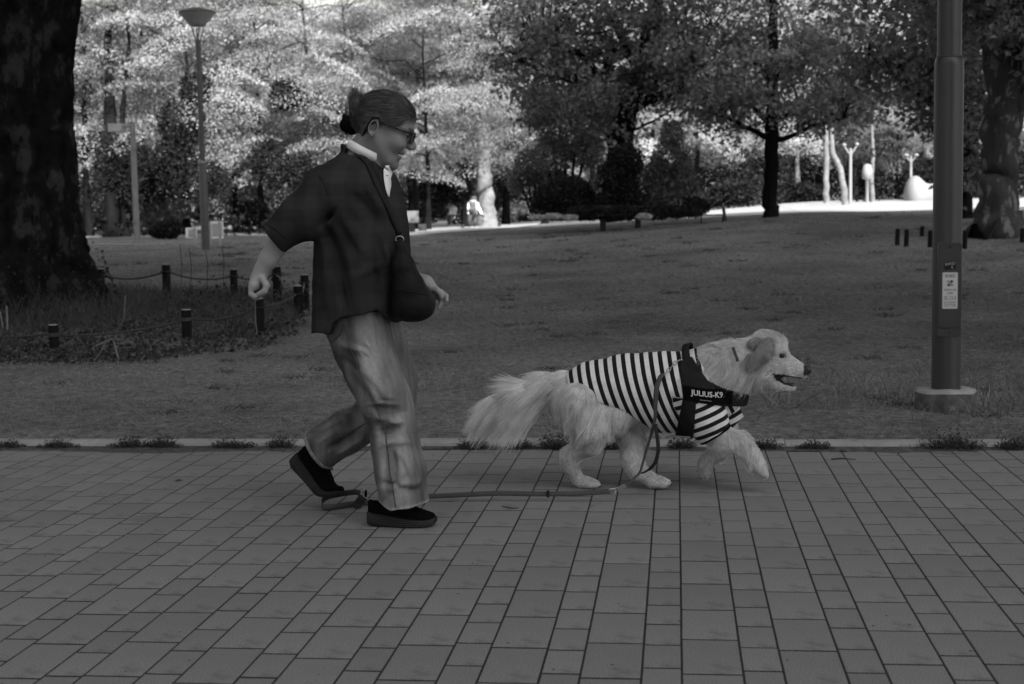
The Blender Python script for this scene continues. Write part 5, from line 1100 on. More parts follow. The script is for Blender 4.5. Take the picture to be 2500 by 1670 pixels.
# stitched seams: shoulder drop, cuff fold, side slit
def shirt_line(pts, off=.0015):
    P = np.array([W(a, b, -.2) for a, b in pts]); t = np.linspace(0, len(P)-1, 24); X = np.interp(t, np.arange(len(P)), P[:, 0]); Z = np.interp(t, np.arange(len(P)), P[:, 2]); Yv, ok = drape(shirt_sdf, X, Z, 4.4, 5.4, off); return np.stack([X, Yv, Z], 1)[ok]
for pts in ([(782, 425), (800, 445), (812, 480)], [(652, 540), (690, 560), (716, 585)], [(838, 705), (842, 740), (846, 800)]):
    m2 = MB(); L_ = shirt_line(pts)
    if len(L_) > 3: m2.tube(L_, .0016, 5); part('seam', m2, m_shirt, sh)
# ---- white undershirt: stand collar and button band
m2 = MB(); m2.ribbon([NC+NE*math.cos(t)*.0665+np.array([0, 1, 0])*math.sin(t)*.080+NN*.019 for t in np.linspace(.12, 2*np.pi-.12, 48)], NN+np.zeros((48, 3)), .031, .004); col_ = part('collar', m2, m_collar, per); col_['label'] = 'white stand collar'
def on_shirt(pts, n, off):
    P = np.array([W(a, b, -.15) for a, b in pts]); t = np.linspace(0, len(P)-1, n); X = np.interp(t, np.arange(len(P)), P[:, 0]); Z = np.interp(t, np.arange(len(P)), P[:, 2]); Yv, ok = drape(torso, X, Z, 4.4, 5.25, off); Q = np.stack([X, np.where(ok, Yv, 4.95), Z], 1); return Q
Q = on_shirt([(931, 402), (937, 425), (943, 452), (948, 480)], 12, .006); Tq = norm(np.gradient(Q, axis=0)); Wq = norm(np.cross(grad(torso, Q), Tq)); m2 = MB(); m2.ribbon(Q, Wq, np.interp(np.linspace(0, 1, 12), [0, .6, 1], [.036, .032, .006]), .003); part('button_band', m2, m_collar, col_)
bt = Q[4]-[0, .004, 0]
m2 = MB(); m2.lathe([(0, -.002), (.0045, -.002), (.0045, .002), (0, .002)], bt, 10); part('button', m2, m_board, col_)

# ---- jeans
ln = [(W(872, 792, -.07), .116), (W(888, 850, -.085), .100), (W(914, 915, -.10), .092), (W(937, 965, -.11), .086), (W(953, 1015, -.115), .080), (W(965, 1080, -.125), .080), (W(977, 1150, -.135), .084), (W(985, 1222, -.14), .088)]
lf = [(W(898, 792, .07), .112), (W(928, 860, .085), .098), (W(955, 930, .09), .090), (W(958, 985, .095), .080), (W(915, 1015, .11), .074), (W(850, 1052, .13), .074), (W(778, 1098, .15), .082)]
cn = np.array([-.12, 0, -1.0]); cn = norm(cn); cf = norm(np.array(lf[-1][0])-np.array(lf[-2][0]))
jf = [((880, 880), (960, 990), .016, .011), ((905, 990), (1000, 1010), .013, -.012), ((915, 1015), (1005, 1045), .013, .012), ((920, 1060), (1010, 1030), .012, -.010), ((930, 1080), (1015, 1075), .012, .009), ((920, 1170), (1030, 1200), .011, -.009), ((935, 1130), (940, 1220), .012, .009), ((1000, 1090), (1010, 1200), .013, .010), ((960, 1100), (975, 1210), .011, -.009), ((940, 850), (975, 960), .014, -.009), ((820, 840), (900, 860), .014, .009), ((810, 870), (880, 905), .013, -.010), ((925, 1195), (1040, 1170), .011, .008), ((840, 900), (905, 980), .014, -.008), ((895, 930), (935, 1000), .012, .009), ((915, 1110), (925, 1200), .010, -.007)]
_r = np.random.default_rng(8)
for k in range(34):                                            # small sharp creases: behind the knee, along the shin, at the hem
    cx, cy, an_, ln2 = [(955, 1015, .3, 46), (940, 1040, -.3, 40), (975, 1180, -.2, 44), (985, 1120, 1.3, 50), (905, 880, .9, 46)][k % 5]; cx += _r.normal()*22; cy += _r.normal()*22; an_ += _r.normal()*.35
    dx, dy = math.cos(an_)*ln2*.6, math.sin(an_)*ln2*.6; jf.append(((cx-dx, cy-dy), (cx+dx, cy+dy), .0065, float(_r.choice([-1, 1])*_r.uniform(.003, .0055))))
jf2 = [((760, 1060), (860, 1010), .012, .009), ((790, 1100), (880, 1050), .012, -.011), ((770, 1085), (840, 1040), .010, .009), ((820, 1115), (895, 1065), .011, .010), ((880, 1000), (940, 1040), .012, -.010)]
def jeans_sdf(P):
    a = chain(P, ln, .03); b = chain(P, lf, .035)
    for (p, q_, wd, am) in jf: a = a-1.5*am*ridge(P, W(p[0], p[1], -.2), W(q_[0], q_[1], -.2), wd)
    for (p, q_, wd, am) in jf2: b = b-1.4*am*ridge(P, W(p[0], p[1], .06), W(q_[0], q_[1], .06), wd)
    w1 = .0028*wob(P*np.array([1, 1, .45], np.float32), 34, 51)+.0014*wob(P, 75, 52); a = a-w1; b = b-w1
    a = np.maximum(a, ((P-np.asarray(ln[-1][0], np.float32))@cn.astype(np.float32)-.024+.27*np.abs(P[:, 0]-np.float32(W(966, 1230, -.14)[0]))+.002*np.sin(P[:, 0]*90))*.9); a = np.maximum(a, -rcone(P, np.asarray(ln[-1][0])+cn*.03, np.asarray(ln[-1][0])-cn*.06, .070, .060))
    b = np.maximum(b, (P-np.asarray(lf[-1][0], np.float32))@cf.astype(np.float32)-.004); b = np.maximum(b, -rcone(P, np.asarray(lf[-1][0])+cf*.03, np.asarray(lf[-1][0])-cf*.06, .064, .056))
    return smin(a, b, .012)
V, F = surf(jeans_sdf, np.array([W(680, 900)[0], YW-.30, .02]), np.array([W(1080, 900)[0], YW+.28, W(900, 770)[2]]), .0040); V = relax(V, F, 1, .3)
mb = MB(); mb.add(V, F); me = mb.mesh('jeans')
# denim fade plus painted light and shade: creases, front highlights, dark stripes, back edges
px_ = (V[:, 0]-W(900, 1000)[0])*FPX/5.03+900; py_ = 1000-(V[:, 2]-W(900, 1000)[2])*FPX/5.03
wear_shade = .70+.34*wob(V.astype(np.float32)*np.array([1, 1, .5], np.float32), 22, 55)+.2*wob(V.astype(np.float32)*np.array([1, 1, .35], np.float32), 60, 56)
for (p, q_, wd, am) in jf+jf2: wear_shade += 26*am*ridge(V.astype(np.float32), W(p[0], p[1], -.2 if (p, q_, wd, am) in jf else .06), W(q_[0], q_[1], -.2 if (p, q_, wd, am) in jf else .06), wd*1.1)
front = np.exp(-(((px_-np.interp(py_, [790, 900, 1000, 1100, 1220], [935, 955, 985, 985, 1000]))/34)**2)); wear_shade += .6*front
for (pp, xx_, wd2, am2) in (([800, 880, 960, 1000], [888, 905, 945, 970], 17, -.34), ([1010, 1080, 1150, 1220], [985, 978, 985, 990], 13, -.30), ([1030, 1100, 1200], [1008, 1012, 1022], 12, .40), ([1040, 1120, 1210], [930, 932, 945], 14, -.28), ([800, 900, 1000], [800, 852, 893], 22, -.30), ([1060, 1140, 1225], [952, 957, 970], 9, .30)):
    wear_shade += am2*np.exp(-((px_-np.interp(py_, pp, xx_))/wd2)**2)*((py_ > pp[0]-40) & (py_ < pp[-1]+40)).astype(float)*(V[:, 1] < YW)
hd = (V-np.asarray(ln[-1][0]))@cn-.024+.27*np.abs(V[:, 0]-W(966, 1230, -.14)[0]); wear_shade += .9*np.exp(-((hd+.004)/.006)**2)*(V[:, 1] < YW)
attr(me, 'tone', np.clip(wear_shade, .28, 2.3)); jn = part('jeans', me, m_denim, per); jn['label'] = 'loose pale faded jeans'
def jean_line(pts, y0, off, n=40):
    P = np.array([W(a, b, -.2) for a, b in pts]); t = np.linspace(0, len(P)-1, n); X = np.interp(t, np.arange(len(P)), P[:, 0]); Z = np.interp(t, np.arange(len(P)), P[:, 2]); Yv, ok = drape(jeans_sdf, X, Z, y0, 5.6, off); return np.stack([X, Yv, Z], 1)[ok]
for pts in ([(838, 795), (850, 830), (872, 900), (905, 965), (930, 1020), (945, 1070), (952, 1130), (962, 1190), (970, 1236)], [(895, 1035), (850, 1062), (800, 1092), (772, 1110)]):
    m2 = MB(); L_ = jean_line(pts, 4.5, .0012); m2.tube(L_, .0024, 5); part('seam', m2, m_seam, jn)
def hem_ring(c, ax_, rad):
    e1 = norm(np.cross(ax_, [0.1, 1, 0])); e2 = np.cross(ax_, e1); P = []
    for t in np.linspace(0, 2*np.pi, 49):
        d = e1*math.cos(t)+e2*math.sin(t); r_ = rad
        for _ in range(24):
            s_ = float(jeans_sdf((c+d*r_)[None].astype(np.float32))[0]); r_ -= s_*.8
            if abs(s_) < .0008: break
        P.append(c+d*(r_+.0012))
    return P
for c, a_, rd in ((np.asarray(lf[-1][0])-cf*.006, cf, .082),):
    m2 = MB(); R_ = np.array(hem_ring(c, a_, rd)); m2.ribbon(R_, a_, .013, .003); part('hem', m2, m_hem, jn)
m2 = MB(); L_ = jean_line([(800, 838), (812, 830), (828, 818), (834, 800)], 4.5, .0015, 14)
if len(L_) > 3: m2.tube(L_, .002, 5); part('pocket_seam', m2, m_seam, jn)

# ---- shoes (each in its own flat frame: x along the foot, z up)
def shoe(o, fx, fz, s, bend, nm_label):
    o = np.asarray(o, float); fx = norm(fx); fy = norm(np.cross(fz, fx)); fz = np.cross(fx, fy)
    def loc(P):
        q = (P-o)/s; x = q@fx; y = q@fy; z = q@fz
        if bend:                                        # toes flex about the ball of the foot
            a = np.clip((x-.165)/.05, 0, 1)*bend; xx = x-.165; ca, sa = np.cos(a), np.sin(a)
            x2 = np.where(x > .165, .165+xx*ca+z*sa, x); z2 = np.where(x > .165, z*ca-xx*sa, z); x, z = x2, z2
        return x, y, z
    def hw(x): return np.interp(x, [-.01, .0, .03, .09, .15, .20, .245, .268], [.008, .020, .036, .037, .045, .046, .034, .012])
    def sole(P):
        x, y, z = loc(P); top = np.interp(x, [0, .03, .08, .13, .18, .23, .265], [.056, .050, .044, .036, .030, .028, .036]); bot = np.interp(x, [0, .03, .10, .18, .235, .27], [.010, .0, .0, .0, .003, .018])
        groove = .0018*np.sin((z-bot)/(np.maximum(top-bot, .01))*19+3*np.sin(x*16))*sstep(0, .008, top-z)
        side = (np.abs(y)-hw(x)-.006*np.sin(np.clip((z-bot)/np.maximum(top-bot, .01), 0, 1)*np.pi)-groove)
        return (np.maximum(np.maximum(np.maximum(side, (z-top)*.9), (bot-z)*.9), np.maximum(.003-x, x-.262)*.8)*s*.8).astype(np.float32)
    def upper(P):
        x, y, z = loc(P); topz = np.interp(x, [-.005, .012, .045, .085, .11, .15, .20, .25, .268], [.112, .108, .098, .100, .104, .082, .062, .048, .030])
        w_ = np.maximum(hw(x)-.003, .001)*np.sqrt(np.clip(1-((z-.03)/np.maximum(topz-.03, .01))**2*.75, .04, 1)); a = np.maximum(np.abs(y)-w_, z-topz); a = np.maximum(np.maximum(a, .025-z), np.maximum(.006-x, x-.258))
        d = (a*s*.7).astype(np.float32); hole = np.sqrt(((x-.045)/.042)**2+(y/.024)**2+((z-.115)/.055)**2)-1
        return smax(d, -(hole*.02*s).astype(np.float32), .004)
    return sole, upper, (lambda x, y, z: o+s*(fx*x+fy*y+fz*z)), fy
ng = on_ground(990, 1292, 0); s1 = 187/(FPX/4.87)/.275; o1 = np.array([at(897, 1285, 4.88)[0], 4.885, .0])
o2 = at(706, 1128, 5.20)
shoes = [('sneaker', o1, np.array([1, -.05, 0]), np.array([0, 0, 1.0]), s1, 0.0, 'flat black sneaker with layered ridged sole'), ('sneaker', o2, norm(at(842, 1272, 5.13)-o2), np.array([.68, 0, .73]), s1*1.06, .50, 'black sneaker raised on its toe')]
for nm, o_, fx, fz, s_, bd, lab in shoes:
    so_, up_, G_, fy = shoe(o_, fx, fz, s_, bd, lab); c = o_+norm(fx)*.13*s_+np.array([0, 0, .05]); ext = np.array([.22, .11, .22])
    V, F = surf(so_, c-ext, c+ext, .0034); m2 = MB(); m2.add(V, F); sp = part(nm, m2, m_shoe, per); sp.data.materials.clear(); sp.data.materials.append(m_sole); sp['label'] = lab
    for fr_ in (.25, .45, .65, .85):
        xs_ = np.linspace(.004, .258 if not bd else .150, 30); tp_ = np.interp(xs_, [0, .03, .08, .13, .18, .23, .265], [.056, .050, .044, .036, .030, .028, .036]); bt_ = np.interp(xs_, [0, .03, .10, .18, .235, .27], [.010, 0, 0, 0, .003, .018]); zz_ = bt_+(tp_-bt_)*(fr_+.10*np.sin(xs_*30+fr_*3)*(1-xs_/.27)); hw_ = np.interp(xs_, [0, .03, .09, .15, .20, .245, .268], [.020, .036, .037, .045, .046, .034, .012])
        m2 = MB(); m2.tube([G_(a, sg*(h_+.006*math.sin(math.pi*fr_)+.001), z_) for sg in (-1,) for a, h_, z_ in zip(xs_, hw_, zz_)], .0016*s_, 5); part('sole_ridge', m2, m_ridge, sp)
    V, F = surf(up_, c-ext, c+ext, .0036); m2 = MB(); m2.add(V, F); part('upper', m2, m_shoe, sp)
    m2 = MB(); t = np.linspace(0, 6.283, 17); m2.tube([G_(-.004, .009*math.sin(a), .118+.012*math.cos(a)) for a in t], .003*s_, 6, cap=False); part('heel_tab', m2, m_shoe, sp)
    m2 = MB()
    for k in range(4): xx = .118+.017*k; zz = np.interp(xx, [.11, .15, .20], [.106, .084, .064]); m2.tube([G_(xx-.004, -.022, zz-.010), G_(xx, -.010, zz+.002), G_(xx, .010, zz+.002), G_(xx-.004, .022, zz-.010)], .0022*s_, 5)
    for sg in (-1, 1): m2.tube([G_(.122, 0, .106), G_(.112, sg*.02, .112), G_(.128, sg*.034, .098), G_(.140, sg*.022, .092), G_(.128, sg*.006, .104)], .0022*s_, 5)
    part('laces', m2, m_sole, sp)

# ---- shoulder bag, worn across the body
bag = empty('shoulder_bag', W(1005, 780, -.1)); tag(bag, 'black teardrop shoulder bag hanging at the front of the walking person', 'bag')
def bag_sdf(P):
    d = chain(P, [(W(978, 600, -.185), .018), (W(986, 650, -.175), .034), (W(998, 700, -.165), .050), (W(1010, 738, -.155), .058)], .03)
    d = smin(d, rcone(P, W(995, 745, -.155), W(1022, 745, -.15), .056, .054), .03)
    return d-.004*wob(P*np.array([1, 1, .5], np.float32), 30, 71)-.0015*wob(P, 80, 72)
V, F = surf(bag_sdf, W(940, 815, -.30), W(1075, 575, -.02), .0045); m2 = MB(); m2.add(V, F); part('pouch', m2, m_bag, bag)
P = np.array([W(a, b, -.2) for a, b in ((846, 372), (862, 376), (885, 395), (905, 425), (925, 465), (942, 505), (955, 545), (963, 570))]); t = np.linspace(0, 7, 40)
X = np.interp(t, np.arange(8), P[:, 0]); Z = np.interp(t, np.arange(8), P[:, 2]); Yv, ok = drape(shirt_sdf, X, Z, 4.4, 5.25, .004); Yv[~ok] = np.nan
good = ~np.isnan(Yv); Yv = np.interp(np.arange(40), np.arange(40)[good], Yv[good]); Yv = np.convolve(np.pad(Yv, 3, mode='edge'), np.ones(7)/7, 'valid')-.003
Pm = np.stack([X, Yv, Z], 1); Nn = grad(shirt_sdf, Pm); Tn = norm(np.gradient(Pm, axis=0)); Wd = norm(np.cross(Nn, Tn)); m2 = MB(); m2.ribbon(Pm, Wd, .030, .003); part('strap', m2, m_strap, bag)
m2 = MB(); a, b = Pm[-1], W(978, 606, -.195); m2.ribbon([a, (a+b)/2-[0, .006, 0], b], np.array([1, 0, .3]), .022, .004); part('strap_tab', m2, m_strap, bag)
m2 = MB(); t = np.linspace(0, 6.283, 17); c = (a*.6+b*.4)-[0, .008, 0]; m2.tube(np.stack([c[0]+.014*np.cos(t), c[1]+0*t, c[2]+.010*np.sin(t)], 1), .0025, 6, cap=False); part('ring', m2, m_metal, bag)
m2 = MB(); P = np.array([W(x, 706+ (x-985)*.25, -.2) for x in np.linspace(978, 1040, 12)]); Yv, ok = drape(bag_sdf, P[:, 0], P[:, 2], 4.5, 5.2, .001); m2.tube(np.stack([P[:, 0], Yv, P[:, 2]], 1)[ok], .0016, 5); part('pocket_zip', m2, m_strap, bag)
# ================================================================== THE DOG, ITS STRIPED SHIRT AND HARNESS, THE LEASH
m_fur_skin = mat('fur_under', .38, .9, var=.2, vscale=30, attrib='tone', bump=.3, bscale=120)
m_fur = mat('fur_pale', .54, .7, var=.12, vscale=14, spec=.25, attrib='tone')
m_nose = mat('nose_black', .012, .35, spec=.5); m_mouth = mat('mouth_dark', .012, .7); m_eye = mat('eye_dark', .008, .08, spec=.6)
m_harn = mat('harness_dark', .016, .9, spec=.08, var=.15, vscale=30, bump=.3, bscale=300, bdist=.001); m_hlabel = mat('harness_label', .004, .95, spec=.03); m_letters = mat('label_letters', .55, .8)
m_leash = mat('leash_web', .055, .8, var=.12, vscale=40, bump=.3, bscale=400, bdist=.001); m_leashd = mat('leash_dark', .010, .7); m_buckle = mat('buckle_plastic', .010, .3, spec=.5)
YD = 5.58
def D(px, py, d=0.0): return at(px, py, YD+d)
dog = empty('dog', (float(D(1560, 1000)[0]), YD, 0.0)); tag(dog, 'pale long-haired dog in a striped shirt and harness trotting to the right', 'dog')
def torso_d(P):
    return chain(P, [(D(1392, 972), .078), (D(1450, 952), .088), (D(1530, 948), .108), (D(1610, 957), .130), (D(1670, 958), .128), (D(1715, 945), .118)], .05, (1, 1.06, 1))
def neck_d(P): return chain(P, [(D(1700, 935), .112), (D(1750, 908), .105), (D(1800, 892), .095), (D(1835, 880), .082)], .04)
fl_n = [(D(1700, 985, -.085), .080), (D(1732, 1040, -.095), .062), (D(1762, 1070, -.095), .048), (D(1808, 1082, -.095), .040), (D(1836, 1112, -.095), .030), (D(1845, 1130, -.095), .029), (D(1852, 1142, -.095), .027)]
fl_f = [(D(1720, 985, .085), .072), (D(1762, 1040, .085), .056), (D(1778, 1072, .085), .044), (D(1752, 1102, .085), .034), (D(1730, 1122, .085), .028), (D(1722, 1138, .085), .026)]
hl_a = [(D(1418, 985, -.055), .092), (D(1448, 1040, -.075), .068), (D(1440, 1078, -.06), .050), (D(1392, 1112, -.03), .033), (D(1390, 1135, -.025), .028), (D(1412, 1170, -.01), .025)]
hl_b = [(D(1470, 990, .055), .088), (D(1528, 1040, .07), .062), (D(1545, 1080, .04), .044), (D(1543, 1122, .0), .036), (D(1556, 1148, -.02), .030), (D(1590, 1172, -.03), .027)]
def paw(P, c, dirv, r, sp=.013):
    dirv = norm(dirv); side = norm(np.cross([0, 0, 1.0], dirv)) if abs(dirv[2]) < .95 else np.array([0, 1.0, 0]); d = None
    for k, s in enumerate((-1.5, -.5, .5, 1.5)):
        a = np.asarray(c)+side*s*sp; b = a+dirv*(.040 if abs(s) < 1 else .032); e = rcone(P, a, b, r*.62, r*.58); d = e if d is None else smin(d, e, .005)
    return smin(d, rcone(P, np.asarray(c)-dirv*.015, np.asarray(c)+dirv*.012, r, r*.9), .012)
pa_ = [(D(1432, 1178, -.01), D(1470, 1184, -.01)-D(1432, 1178, -.01), .024), (D(1603, 1176, -.03), D(1640, 1178, -.03)-D(1603, 1174, -.03), .026), (D(1850, 1138, -.095), D(1862, 1152, -.095)-D(1848, 1134, -.095), .027), (D(1722, 1138, .085), D(1722, 1156, .085)-D(1722, 1138, .085), .024)]
def head_d(P):
    d = ell(P, D(1872, 858), (.080, .072, .082))
    d = smin(d, rcone(P, D(1845, 890), D(1880, 905), .070, .055), .04)
    d = smin(d, chain(P, [(D(1895, 884), .052), (D(1930, 897), .036), (D(1957, 905), .027)], .02, (1, 1.0, 1)), .03)
    d = smin(d, rcone(P, D(1915, 905), D(1955, 914), .030, .020), .015)                       # flews
    d = smin(d, rcone(P, D(1968, 902), D(1970, 904), .0150, .0145), .008)                      # nose pad
    for s in (-1, 1):
        d = smin(d, rcone(P, D(1890, 852, s*.040), D(1915, 862, s*.030), .022, .012), .02)        # brow
        d = smax(d, -ell(P, D(1910, 869, s*.050), (.017, .016, .011)), .008)
    jaw = chain(P, [(D(1868, 925), .036), (D(1902, 941), .017), (D(1938, 948), .010)], .015)
    d = smin(d, jaw, .012)
    # open mouth wedge
    a, b, c = [D(*q) for q in ((1892, 914), (1950, 925), (1942, 936))]
    gap = rcone(P, D(1890, 914), D(1955, 934), .004, .0165, (1, .25, 1)); return smax(d, -gap, .003)
tail_pts = [(D(1378, 930), .040), (D(1330, 936), .036), (D(1270, 955), .034), (D(1210, 985, .02), .028), (D(1165, 1022, .03), .014)]
def tail_d(P):
    d = chain(P, tail_pts, .03, (1, 1.1, 1)); e = chain(P, [(D(1350, 965), .034), (D(1290, 985), .040), (D(1225, 1005, .02), .034), (D(1170, 1030, .03), .016)], .03, (1, 1.8, 1)); return smin(d, e, .03)
def legs_d(P):
    d = chain(P, fl_n, .02); d = np.minimum(d, chain(P, fl_f, .02)); d = np.minimum(d, chain(P, hl_a, .03)); d = smin(d, chain(P, hl_b, .03), .012)
    for c, v, r_ in pa_: d = smin(d, paw(P, c, v, r_), .012)
    return d
def dog_sdf(P):
    d = smin(torso_d(P), neck_d(P), .05); d = smin(d, head_d(P), .03); d = smin(d, legs_d(P), .03); d = smin(d, tail_d(P), .03)
    d = smin(d, ell(P, D(1470, 995), (.10, .085, .050)), .03); d = smin(d, ell(P, D(1505, 1008, -.03), (.085, .085, .048)), .03)
    return d
def dog_lump(P): return dog_sdf(P)-.0035*wob(P, 40, 91)
V, F = surf(dog_lump, np.array([D(1135, 1000)[0], YD-.22, -.01]), np.array([D(1990, 1000)[0], YD+.22, D(1900, 785)[2]]), .0060); V = relax(V, F, 1, .3)
pxd = lambda Q: ((Q[:, 0]-D(1600, 1000)[0])*FPX/5.545+1600, 1000-(Q[:, 2]-D(1600, 1000)[2])*FPX/5.545)
def poly_mask(P, poly):
    """signed distance (m) to a polygon given in photo pixels, extruded sideways"""
    x, y = pxd(P); x = np.asarray(x, np.float32); y = np.asarray(y, np.float32); Q = np.array(poly, np.float32); d = np.full(len(P), 1e9, np.float32); ins = np.zeros(len(P), bool)
    for i in range(len(Q)):
        a, b = Q[i], Q[(i+1) % len(Q)]; ex, ey = b-a; wx, wy = x-a[0], y-a[1]; t = np.clip((wx*ex+wy*ey)/(ex*ex+ey*ey), 0, 1); d = np.minimum(d, (wx-ex*t)**2+(wy-ey*t)**2)
        c = ((a[1] <= y) & (y < b[1])) | ((b[1] <= y) & (y < a[1])); 
        if ey != 0: ins ^= c & (x < a[0]+(y-a[1])*ex/ey)
    return np.where(ins, -1, 1)*np.sqrt(d)*(5.545/FPX)
px_, py_ = pxd(V); tone = np.ones(len(V))
mo = (rcone(V.astype(np.float32), D(1888, 915), D(1958, 934), .012, .0195, (1, .30, 1)) < .002) & (py_ > 905); MP = [(1884, 908), (1905, 911), (1930, 917), (1956, 923), (1950, 934), (1943, 942), (1930, 942), (1905, 933), (1890, 922)]
tone[poly_mask(V.astype(np.float32), MP) < .001] = .03
tone[(px_ > 1957) & (py_ > 890) & (py_ < 916)] = .05
mb = MB(); mb.add(V, F); me = mb.mesh('body'); attr(me, 'tone', tone); body = part('body', me, m_fur_skin, dog)
mb = MB(); f = lambda P: smin(rcone(P, D(1964, 899), D(1972, 903), .0145, .0150, (1, .85, 1)), rcone(P, D(1966, 910), D(1972, 909), .009, .009), .006)
V2, F2 = surf(f, D(1950, 930, -.04), D(1985, 880, .04), .003); mb.add(V2, F2); part('nose', mb, m_nose, dog)
for s in (-1, 1):
    mb = MB(); V2, F2 = surf(lambda P: ell(P, D(1909, 869, s*.047), (.0105, .0075, .0085)), D(1895, 885, s*.047-.02), D(1925, 855, s*.047+.02), .002); mb.add(V2, F2); part('eye', mb, m_eye, dog)
mb = MB(); V2, F2 = surf(lambda P: ell(P, D(1922, 936, 0), (.030, .018, .005)), D(1895, 950, -.04), D(1955, 915, .04), .003); mb.add(V2, F2); o = part('tongue', mb, mat('tongue', .03, .4), dog)
# ears: folded leather flaps with long hair
def ear_sdf(P, s):
    d = chain(P, [(D(1836, 838, s*.078), .018), (D(1872, 840, s*.098), .022), (D(1866, 862, s*.108), .028), (D(1842, 880, s*.108), .022), (D(1832, 872, s*.112), .014)], .015, (1, 1.7, 1)); return d-.002*wob(P, 60, 95)
ears = []
for s in (-1, 1):
    V2, F2 = surf(lambda P: ear_sdf(P, s), D(1800, 915, s*.09-.06), D(1905, 810, s*.09+.06), .0045); mb = MB(); mb.add(V2, F2); me = mb.mesh('ear'); attr(me, 'tone', np.full(len(V2), .45)); part('ear', me, m_fur_skin, dog); ears.append((V2, F2))

# ---- striped shirt: a layer over the trunk, cut along the hem line seen in the photograph, plus two sleeves
hem_poly = [(1384, 890), (1384, 915), (1390, 935), (1400, 948), (1465, 974), (1526, 993), (1549, 1011), (1595, 1046), (1600, 1075), (1700, 1075), (1800, 1050), (1812, 985), (1770, 950), (1735, 915), (1706, 870), (1700, 840), (1400, 840)]
sl1 = [(D(1690, 968, -.105), .092), (D(1722, 1022, -.108), .078), (D(1748, 1062, -.100), .064)]; c1 = norm(D(1748, 1062)-D(1706, 998))
sl2 = [(D(1715, 968, .10), .088), (D(1758, 1005, .105), .074), (D(1785, 1040, .095), .060)]; c2 = norm(D(1785, 1040)-D(1745, 990))
def shirtd_raw(P):
    d = torso_d(P)-.016; d = smin(d, neck_d(P)-.004, .03); d = smin(d, rcone(P, D(1700, 985), D(1760, 975), .11, .07), .04)
    a = np.maximum(chain(P, sl1, .03), (P-sl1[2][0].astype(np.float32))@c1.astype(np.float32)); b = np.maximum(chain(P, sl2, .03), (P-sl2[2][0].astype(np.float32))@c2.astype(np.float32))
    sl = np.minimum(a, b); f_ = .0032*wob(P*np.array([.6, 1, 1], np.float32), 36, 97)+.0012*wob(P, 90, 98)
    return d-f_, sl-f_*1.2
def shirtd_sdf(P):
    d, sl = shirtd_raw(P); d = smax(d, poly_mask(P, hem_poly), .004); return smin(d, sl, .012)
V, F = surf(shirtd_sdf, np.array([D(1370, 1000)[0], YD-.25, D(1600, 1090)[2]]), np.array([D(1830, 1000)[0], YD+.25, D(1600, 845)[2]]), .0046); V = relax(V, F, 1, .25)
mb = MB(); mb.add(V, F); me = mb.mesh('striped_shirt'); px_, py_ = pxd(V); d, sl = shirtd_raw(V.astype(np.float32))
u_body = (px_-(py_-950)*.17-.0013*np.maximum(py_-890, 0)**2)/22.6
ax1 = norm(D(1748, 1066)-D(1700, 968)); ua = ((V-D(1690, 968))@norm(np.array([.42, 0, -1.0])))/.0345
is_sl = (sl < d-.006) & ((V[:, 1] < YD-.05) | (px_ > 1700)) & (py_ > 955); attr(me, 'u', np.where(is_sl, ua, u_body)); attr(me, 'sl', is_sl.astype(float))
m_str = bpy.data.materials.new('striped_cotton'); m_str.use_nodes = True; t = m_str.node_tree; N = t.nodes; L = t.links; b = N['Principled BSDF']; b.inputs['Roughness'].default_value = .9; b.inputs['Specular IOR Level'].default_value = .15
an = N.new('ShaderNodeAttribute'); an.attribute_name = 'u'; fr = N.new('ShaderNodeMath'); fr.operation = 'FRACT'; L.new(an.outputs['Fac'], fr.inputs[0])
pg_ = N.new('ShaderNodeMath'); pg_.operation = 'PINGPONG'; pg_.inputs[1].default_value = .5; L.new(fr.outputs[0], pg_.inputs[0]); mr = N.new('ShaderNodeMapRange'); mr.inputs['From Min'].default_value = .225; mr.inputs['From Max'].default_value = .255; mr.inputs['To Min'].default_value = .012; mr.inputs['To Max'].default_value = .66; L.new(pg_.outputs[0], mr.inputs['Value'])
nz_ = N.new('ShaderNodeTexNoise'); nz_.inputs['Scale'].default_value = 25; mm_ = N.new('ShaderNodeMapRange'); mm_.inputs['To Min'].default_value = .85; mm_.inputs['To Max'].default_value = 1.12; L.new(nz_.outputs['Fac'], mm_.inputs['Value']); ml_ = N.new('ShaderNodeMath'); ml_.operation = 'MULTIPLY'; L.new(mr.outputs['Result'], ml_.inputs[0]); L.new(mm_.outputs['Result'], ml_.inputs[1]); L.new(ml_.outputs[0], b.inputs['Base Color'])
dsh = part('striped_shirt', me, m_str, dog); dsh['label'] = 'black and white striped shirt with short sleeves'
mb = MB(); c = sl1[2][0]-c1*.004; e1 = norm(np.cross(c1, [0, 1, .0])); e2 = np.cross(c1, e1); R_ = []
for tt in np.linspace(0, 2*np.pi, 41):
    dd = e1*math.cos(tt)+e2*math.sin(tt); rd = .064
    for _ in range(20): s_ = float(shirtd_sdf((c+dd*rd)[None].astype(np.float32))[0]); rd -= s_*.8
    R_.append(c+dd*(rd+.001))
mb.ribbon(R_, c1, .008, .002); part('cuff', mb, m_hlabel, dsh)

